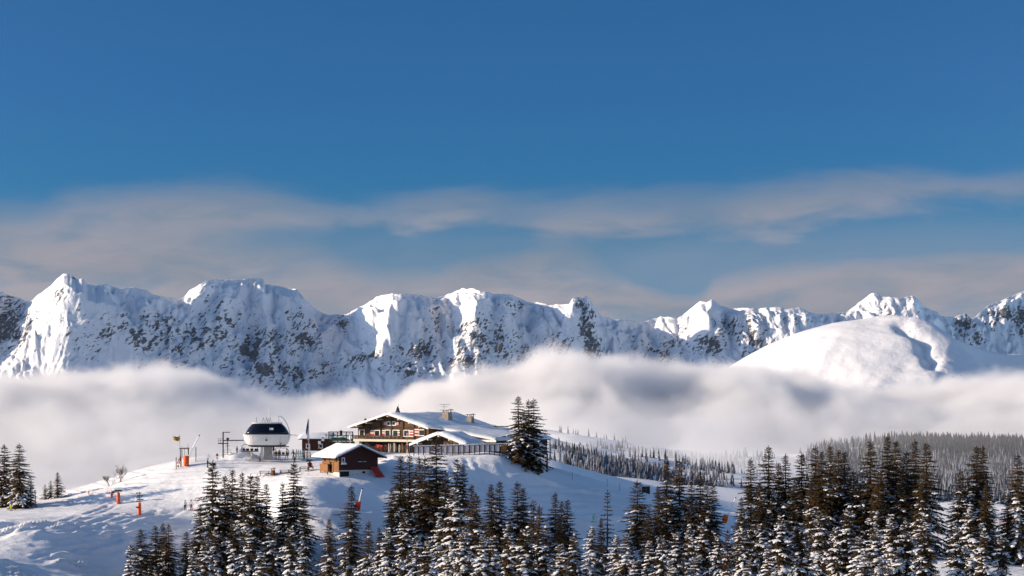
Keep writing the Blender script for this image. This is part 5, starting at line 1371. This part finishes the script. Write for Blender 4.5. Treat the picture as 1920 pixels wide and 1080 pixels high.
def snow_tower():
    b = foot(349, 875, 330, 366); Y = b.y
    T = thing('snow_gun_stand', 'timber framed snow gun with orange barrel padding on the left ridge', 'snow gun', b)
    seg(b, 354, 855, 373, 817.5, Y, .17, POLEW, 'lance', T, 8, .10)
    seg(b, 373, 817.5, 374.2, 815.5, Y, .13, METAL, 'nozzle', T)
    for px, m in ((339.3, BEAM), (353.3, BLACK)): MB(b).bar(at(px, 880, Y), at(px, 840, Y), .17, .17).build('post', m, T)
    MB(b).bar(at(336.2, 841, Y), at(354.8, 840.3, Y), .3, .18).build('cross_beam', POST, T)
    MB(b).bar(at(336.2, 839.8, Y), at(353.5, 839.2, Y), .3, .10).build('beam_snow', ROOFSNOW, T)
    MB(b).bar(at(332, 869, Y), at(339.5, 855, Y), .10, .18).build('brace', ORANGE, T)
    MB(b).bar(at(335, 870, Y), at(340, 858, Y), .10, .14).build('brace', ORED, T)
    MB(b).loft([[tuple(at(349.3 + a * math.cos(k * .524), y, Y) + Vector((0, a * .09 * math.sin(k * .524), 0))) for k in range(12)] for a, y in ((4.6, 873.5), (5.2, 868), (5.6, 856.5), (5.2, 854.5))]).build('padding', ORANGE, T, True)
    MB(b).bar(at(344, 842, Y + .1), at(352, 842, Y + .1), .05, .05).build('cable', METAL, T)
    for px in (342, 346): MB(b).tube(at(px, 841, Y), at(px, 858, Y), .03, 4).build('hose', POST, T)
    MB(b).tube(at(340.5, 840, Y), at(340.5, 835.5, Y), .12, 6).build('lamp', CREAM, T)
    MB(b).tube(at(352.4, 840, Y), at(352.4, 832, Y), .03, 4).build('aerial', METAL, T)
snow_tower()
def checker_flag():
    b = foot(337.2, 873, 330, 366); Y = b.y
    T = thing('warning_flag', 'yellow and black checkered flag flying above the snow gun', 'flag', b)
    MB(b).tube(b, at(337.2, 814, Y), .035, 5).build('pole', GALV, T)
    # the cloth is sewn from squares
    nu, nv = 5, 4
    def pt(u, v):
        x = 336.6 - 12.5 * u; y = 817.2 + 2.6 * u + (8.2 - 1.0 * u) * v + 1.2 * math.sin(u * 5.5)
        return at(x, y, Y) + Vector((0, .22 * math.sin(u * 6 + v), 0))
    for i in range(nu):
        for j in range(nv):
            MB(b).add([pt((i + a) / nu, (j + c) / nv) for a, c in ((0, 0), (1, 0), (1, 1), (0, 1))], [(0, 1, 2, 3)]).build('cloth_square', YELLOW if (i + j) % 2 else BLACK, T)
checker_flag()
def post(px, py, ty, label, m=POST, r=.07, lean=0.0, name='marker_post', lo=300, hi=368):
    b = foot(px, py, lo, hi); Y = b.y
    T = thing(name, label, 'post', b)
    seg(b, px, py + 4, px + lean, ty, Y, r, m, 'shaft', T, 6)
    MB(b).tube(at(px + lean, ty + .3, Y), at(px + lean, ty - .5, Y), r * 1.15, 6).build('post_cap', ROOFSNOW, T)
    return T
post(330.3, 882, 857, 'short wooden post left of the snow gun on the ridge', POST, .09)
post(367.3, 868, 837.5, 'slim dark post right of the snow gun on the ridge', METAL, .08)
post(166.5, 927, 919.5, 'short dark red post on the left skyline', ORED, .10)
b = foot(334, 881, 330, 366); T = thing('small_sign', 'small yellow sign in the snow beside the short wooden post', 'sign', b)
MB(b).box(b + Vector((0, 0, .42)), (.36, .06, .34)).build('plate', YELLOW, T); MB(b).box(b + Vector((0, .04, .15)), (.06, .05, .6)).build('stake', POST, T); MB(b).box(b + Vector((.05, -.035, .42)), (.14, .02, .16)).build('mark', BLACK, T)

def padded_post(px, py, ty, label, w=.33):
    b = foot(px, py, 300, 366); Y = b.y
    T = thing('padded_post', label, 'padded post', b)
    h = (py - ty) / F * Y
    MB(b).loft([[tuple(b + Vector((w * a * math.cos(k * .524), w * a * math.sin(k * .524), z))) for k in range(12)] for a, z in ((1.12, -.1), (1.05, .1), (.92, h * .9), (.80, h))]).build('padding', ORANGE, T, True)
    for z in (.35, .72): MB(b).loft([[tuple(b + Vector((w * a * math.cos(k * .524), w * a * math.sin(k * .524), h * z + d))) for k in range(12)] for a, d in ((1.03, -.03), (1.03, .03))]).build('strap', ORED, T, True)
    return T, b, h
T, b, h = padded_post(222, 947, 926, 'orange padded post under a snow-capped sign on the piste')
MB(b).tube(b + Vector((0, 0, h)), b + Vector((0, 0, h + .9)), .05, 6).build('pole', METAL, T)
MB(b).box(b + Vector((0, -.1, h + .35)), (1.35, .10, .30)).build('sign_board', BLACK, T); MB(b).box(b + Vector((-.85, -.1, h + .1)), (.35, .10, .30)).build('sign_board', BLACK, T)
MB(b).box(b + Vector((.05, -.1, h + .68)), (1.5, .35, .42)).build('snow_cap', ROOFSNOW, T, bevel=.12)
T, b, h = padded_post(261.5, 966, 944, 'orange padded post carrying a stack of dark direction signs', .30)
MB(b).tube(b + Vector((0, 0, h)), b + Vector((0, 0, h + 1.9)), .05, 6).build('pole', METAL, T)
for x, z, w in ((-.10, 1.62, 1.0), (.16, 1.28, 1.1), (.0, .95, 1.0), (.18, .55, 1.1), (-.05, .28, .9)):
    s = MB(b).prism([b + Vector((x - w / 2, -.07, h + z - .09)), b + Vector((x + w / 2 - .1, -.07, h + z - .09)), b + Vector((x + w / 2, -.07, h + z)), b + Vector((x + w / 2 - .1, -.07, h + z + .09)), b + Vector((x - w / 2, -.07, h + z + .09))], (0, -.04, 0)).build('direction_sign', BLACK, T)
    MB(b).box(b + Vector((x - .02, -.117, h + z)), (w * .6, .01, .06)).build('sign_text_bar', GALV, s)
MB(b).box(b + Vector((-.34, -.2, h * .62)), (.42, .24, .22)).build('speed_box', BLACK, T)
T, b, h = padded_post(209.5, 935, 924.5, 'small pale orange padded post behind the snow-capped sign', .20)
MB(b).tube(b + Vector((0, 0, h * .9)), b + Vector((0, 0, h + .3)), .04, 6).build('pole', GALV, T)

# left edge: lamp pole in the spruces, orange bin, wooden post
b = foot(26.5, 950, 300, 360); Y = b.y
T = thing('lamp_pole', 'pale wooden lamp pole leaning before the spruces at the left edge', 'lamp pole', b)
seg(b, 26.8, 950, 22, 889, Y, .13, POST, 'pole', T, 7, .09); MB(b).bar(at(22.3, 889, Y), at(9, 887, Y), .10, .10).build('arm', POST, T); MB(b).box(at(9.5, 888.2, Y), (.7, .3, .22)).build('lamp', GALV, T)
T = thing('orange_barrel', 'orange barrel with a white snow cap beside the skier in blue', 'barrel', b + Vector((0, -.4, 0)))
MB().loft([[(a * math.cos(k * .628), a * math.sin(k * .628), z) for k in range(10)] for a, z in ((.40, -.1), (.50, .3), (.52, .9), (.47, .95))]).build('barrel', ORANGE, T, True)
MB().loft([[(a * math.cos(k * .628) - .04, a * math.sin(k * .628), z) for k in range(10)] for a, z in ((.46, .95), (.40, 1.3), (.22, 1.62), (.04, 1.75))]).build('snow_cap', ROOFSNOW, T, True)
b = foot(66.5, 943, 300, 360); Y = b.y
T = thing('wooden_post', 'pale wooden post with a short cross piece right of the left spruces', 'post', b)
seg(b, 66.5, 946, 65.5, 919, Y, .10, POST, 'shaft', T, 6); MB(b).bar(at(63.5, 921, Y), at(68, 920.5, Y), .14, .12).build('cross_piece', POST, T)

# plateau signs
b = foot(391, 868, 330, 366); Y = b.y
T = thing('warning_sign', 'white triangular warning signs on a thin pole on the ridge', 'sign', b)
MB(b).tube(b, at(391.2, 850, Y), .035, 5).build('pole', GALV, T)
for px, w in ((390.2, 1.8), (393.4, 1.3)): MB(b).prism([at(px - w, 857, Y), at(px + w, 857, Y), at(px, 852.2, Y)], (0, -.04, 0)).build('plate', WHITE, T)
b = foot(407.3, 866, 330, 366); Y = b.y
T = thing('round_sign', 'round red sign above a small yellow plate on the ridge', 'sign', b)
MB(b).tube(b, at(407.3, 851, Y), .035, 5).build('pole', GALV, T)
def disc(px, py, r, dy): return [tuple(at(px + r * math.cos(k * .449), py + 1.18 * r * math.sin(k * .449), Y) + Vector((0, dy, 0))) for k in range(14)]
MB(b).prism(disc(407.3, 853, 2.3, -.04), (0, -.03, 0)).build('red_disc', RED, T); MB(b).prism(disc(407.3, 853, 1.1, -.08), (0, -.02, 0)).build('disc_centre', ORANGE, T)
MB(b).box(at(407.3, 858.6, Y) + Vector((0, -.05, 0)), (.34, .03, .24)).build('yellow_plate', YELLOW, T)

# litter bin, tables, sign by the hut
b = foot(511.8, 893, 320, 366)
T = thing('litter_bin', 'wooden litter bin with a small roof on the plateau', 'litter bin', b)
for k in range(10):
    a = k * .628; MB().box((.36 * math.cos(a), .36 * math.sin(a), .48), (.20, .05, .85), Matrix.Rotation(a + 1.5708, 3, 'Z')).build('stave', GOLD, T)
MB().tube((0, 0, 0), (0, 0, .8), .32, 10).build('liner', SHADEW, T)
for k in range(4): MB().box((.3 * math.cos(k * 1.57 + .78), .3 * math.sin(k * 1.57 + .78), 1.0), (.07, .07, .35)).build('roof_post', BEAM, T)
MB().tube((0, 0, 1.16), (0, 0, 1.26), .50, 10, .44).build('lid', WOOD, T); MB().tube((0, 0, 1.26), (0, 0, 1.36), .42, 10, .22).build('lid_snow', ROOFSNOW, T)
def table(px, py, rz, label, group, lo=320, hi=366):
    b = foot(px, py, lo, hi)
    T = thing('picnic_table', label, 'picnic table', b, rz, group)
    for k in range(4): MB().box((0, -.30 + k * .2, .74), (1.9, .18, .05)).build('table_plank', POST, T)
    for y in (-.75, .75): MB().box((0, y, .44), (1.9, .26, .05)).build('bench', POST, T)
    for x in (-.7, .7):
        for s in (-1, 1): MB().bar((x, s * .2, .72), (x, s * .62, -.05), .07, .09).build('leg', BEAM, T)
        MB().bar((x, -.8, .40), (x, .8, .40), .07, .09).build('crossbar', BEAM, T)
    MB().box((0, 0, .80), (1.8, .75, .07)).build('snow_cover', ROOFSNOW, T, bevel=.03)
    return T
table(496, 894, .1, 'snow-covered picnic table left of the litter bin', 'picnic tables on the plateau')
table(534, 892, -.1, 'picnic table right of the litter bin', 'picnic tables on the plateau')
table(570, 885, .3, 'picnic table left of the notice board by the hut', 'picnic tables on the plateau')
b = foot(579, 884, 320, 366); Y = b.y
T = thing('notice_board', 'dark notice board on a pole beside the left corner of the hut', 'sign', b)
MB(b).tube(b, at(579.3, 859, Y), .05, 6).build('pole', METAL, T)
MB(b).box(at(579.3, 862.6, Y) + Vector((0, -.06, 0)), (.85, .05, .42)).build('board', BLACK, T)
for k in range(3): MB(b).box(at(577.4 + k * 2, 861.4 + .6 * (k % 2), Y) + Vector((0, -.09, 0)), (.12, .01, .08)).build('mark', WHITE, T)
MB(b).box(at(581, 867, Y) + Vector((0, -.06, 0)), (.4, .05, .18)).build('lower_plate', BLACK, T)
def deckchair(b, rz, m, label, group, s=1.0):
    T = thing('deckchair', label, 'deckchair', b, rz, group, (s,) * 3)
    for x in (-.3, .3):
        MB().bar((x, -.5, 0), (x, .45, .95), .05, .05).build('frame_leg', GOLD, T); MB().bar((x, .4, 0), (x, -.45, .5), .05, .05).build('frame_leg', GOLD, T)
    MB().loft([[(x, y, z) for x in (-.27, .27)] for y, z in ((-.46, .46), (-.1, .30), (.15, .48), (.42, .93))], close=False).build('canvas', m, T)
    return T
deckchair(foot(579.5, 882, 320, 366) + Vector((.3, -.6, 0)), .4, RED, 'red deckchair below the notice board by the hut', None, 1.3)

# ski racks beside the hut roof and before the chalet
SKI_COL = [CLOTH[k] for k in ('red', 'blue', 'white', 'olive', 'grey', 'orange', 'mint', 'black')]
def ski_rack(b, rz, n, L, label, group, seed):
    T = thing('ski_rack', label, 'ski rack', b, rz, group)
    for z in (.45, 1.05): MB().bar((-L / 2, 0, z), (L / 2, 0, z), .06, .06).build('rail', BEAM, T)
    for x in (-L / 2, 0, L / 2):
        MB().bar((x, -.05, -.1), (x, .02, 1.15), .08, .08).build('rack_post', BEAM, T); MB().bar((x, .6, -.1), (x, .02, 1.0), .06, .06).build('strut', BEAM, T)
    rs = random.Random(seed)
    for k in range(n):
        x = -L / 2 + L * (k + .5) / n + rs.uniform(-.05, .05); h = rs.uniform(1.5, 1.85); t = rs.uniform(-.12, .12)
        MB().loft([[(x + t * f + a, -.14 + .12 * f + c, h * f) for a, c in ((-.045, -.015), (.045, -.015), (.045, .015), (-.045, .015))] for f in (0, .9, .97, 1)]).build('standing_ski', SKI_COL[rs.randrange(8)], T)
    return T
ski_rack(foot(563, 859, 330, 370), .1, 9, 1.7, 'crowded ski rack right of the lift station', 'ski racks', 1)
ski_rack(foot(575, 858, 330, 372), -.1, 7, 1.5, 'ski rack below the flagpole', 'ski racks', 2)
C0 = at(737, 850, 368); RC = Matrix.Rotation(rad(-30), 3, 'Z')
def cl(x, y, z=0):
    p = C0 + RC @ Vector((x, y, 0)); p.z = max(gz(p.x, p.y), C0.z - 1.0) + z; return p
ski_rack(cl(1.2, -2.6), rad(-30), 10, 2.6, 'ski rack with coloured skis before the chalet, left of two', 'ski racks before the chalet', 3)
ski_rack(cl(4.6, -2.9), rad(-30), 10, 2.8, 'ski rack with coloured skis before the chalet, right of two', 'ski racks before the chalet', 4)
for x, y, w in ((-2.2, -2.2, 'left'), (-1.2, -2.6, 'middle'), (-.4, -2.2, 'right')): deckchair(cl(x, y), rad(-30), RED, '%s red deckchair of three under the chalet balcony' % w, 'red deckchairs under the chalet balcony', 1.35)
# tall marker pole and coloured parasol poles before the chalet
b = cl(5.3, -3.4); T = thing('red_pole', 'tall thin red and white pole before the chalet', 'pole', b)
for k in range(6): MB().tube((0, 0, k * .75), (0, 0, (k + 1) * .75), .06, 6).build('pole_band', RED if k % 2 else WHITE, T)
b = at(656.5, 829, 360); T = thing('white_pole', 'thin white pole with snow beside the side terrace', 'pole', b)
MB().tube((0, 0, -1.5), (0, 0, 2.8), .05, 6, .03).build('shaft', POLEW, T); MB().loft([[(a * math.cos(k), a * math.sin(k), z) for k in range(6)] for a, z in ((.05, .4), (.22, .55), (.12, 1.1), (.03, 1.5))]).build('clinging_snow', ROOFSNOW, T, True)

# ------------------------------------------------------------------ bare shrubs, the dead trunk, poles down the slope
M_TWIG = mat('bare_twig', (0.11, 0.070, 0.050), 0.85, grain=0.3)
def bare_shrub(px, py, Y, h, w, label, seed, frost=False):
    b = stand(px, Y); rs = random.Random(seed)
    T = thing('bare_shrub', label, 'shrub', b, 0, 'bare shrubs on the left ridge')
    def grow(p, d, L, r, lev, m):
        q = p + d * L
        m.tube(p, q, r, 4, r * .7)
        if lev > 0:
            for k in range(4):
                e = (d + Vector((rs.uniform(-.8, .8), rs.uniform(-.5, .5), rs.uniform(-.1, .6)))).normalized()
                grow(p.lerp(q, rs.uniform(.5, 1)), e, L * rs.uniform(.5, .75), r * .6, lev - 1, m)
    for k in range(6):
        m = MB(); d = Vector((rs.uniform(-1, 1) * w, rs.uniform(-.5, .5) * w, 1)).normalized()
        grow(Vector((rs.uniform(-.2, .2), 0, -.1)), d, h * rs.uniform(.42, .58), .030, 3, m); m.build('branch', M_TWIG, T)
bare_shrub(205, 916, 361, 2.6, .75, 'bare leafless shrub on the left ridge, left of two', 1)
bare_shrub(225, 909, 361, 3.0, .6, 'bare leafless shrub on the left ridge, right and taller of two', 2)
b = foot(1025, 884, 340, 372); Y = b.y
T = thing('dead_trunk', 'dark dead trunk with low twigs right of the three spruces', 'dead tree', b)
seg(b, 1025, 886, 1026.3, 850, Y, .22, BEAM, 'trunk', T, 8, .13)
rs = random.Random(3)
for k in range(16):
    z = rs.uniform(.1, 1.6); a = rs.uniform(0, 6.28); L = rs.uniform(.5, 1.3) * (1.2 - z * .4)
    MB(b).tube(b + Vector((0, 0, z)), b + Vector((L * math.cos(a), L * math.sin(a), z - .25 * L)), .035, 4, .01).build('twig', M_TWIG, T)
for i, (px, py, ty) in enumerate(((1073, 900, 884), (1139, 913, 897), (1162, 921, 904), (1212, 934, 918))):
    post(px, py, ty, '%s thin marker pole from the left along the right-hand slope' % ORD[i], METAL, .035, 0, 'marker_pole', 340, 390)
b = stand(1211, 392); T = thing('far_shed', 'tiny dark shed at the lower end of the right-hand slope', 'shed', b)
MB().box((0, 0, .7), (1.5, 1.6, 1.8)).build('wall', WOODD, T); MB().prism([(-1.0, -1, 1.55), (1.0, -1, 1.55), (1.0, -1, 1.7), (-1.0, -1, 1.85)], (0, 2, 0)).build('roof', ROOFSNOW, T)
# red safety net at the right edge of the meadow
b = foot(1888, 985, 330, 440); Y = b.y
T = thing('safety_net', 'red safety net behind the spruces at the right edge', 'net', b)
for px in (1874, 1883, 1892, 1901): MB(b).tube(at(px, 990, Y), at(px, 971, Y), .05, 5).build('stake', ORED, T)
for k in range(7): MB(b).bar(at(1874, 973 + k * 2.0, Y), at(1901, 973 + k * 2.0, Y), .03, .06).build('net_cord', ORED, T)
for k in range(16): MB(b).bar(at(1874 + k * 1.8, 973, Y), at(1874 + k * 1.8, 985, Y), .03, .05).build('net_cord', ORED, T)
print('all', time.time() - T0)
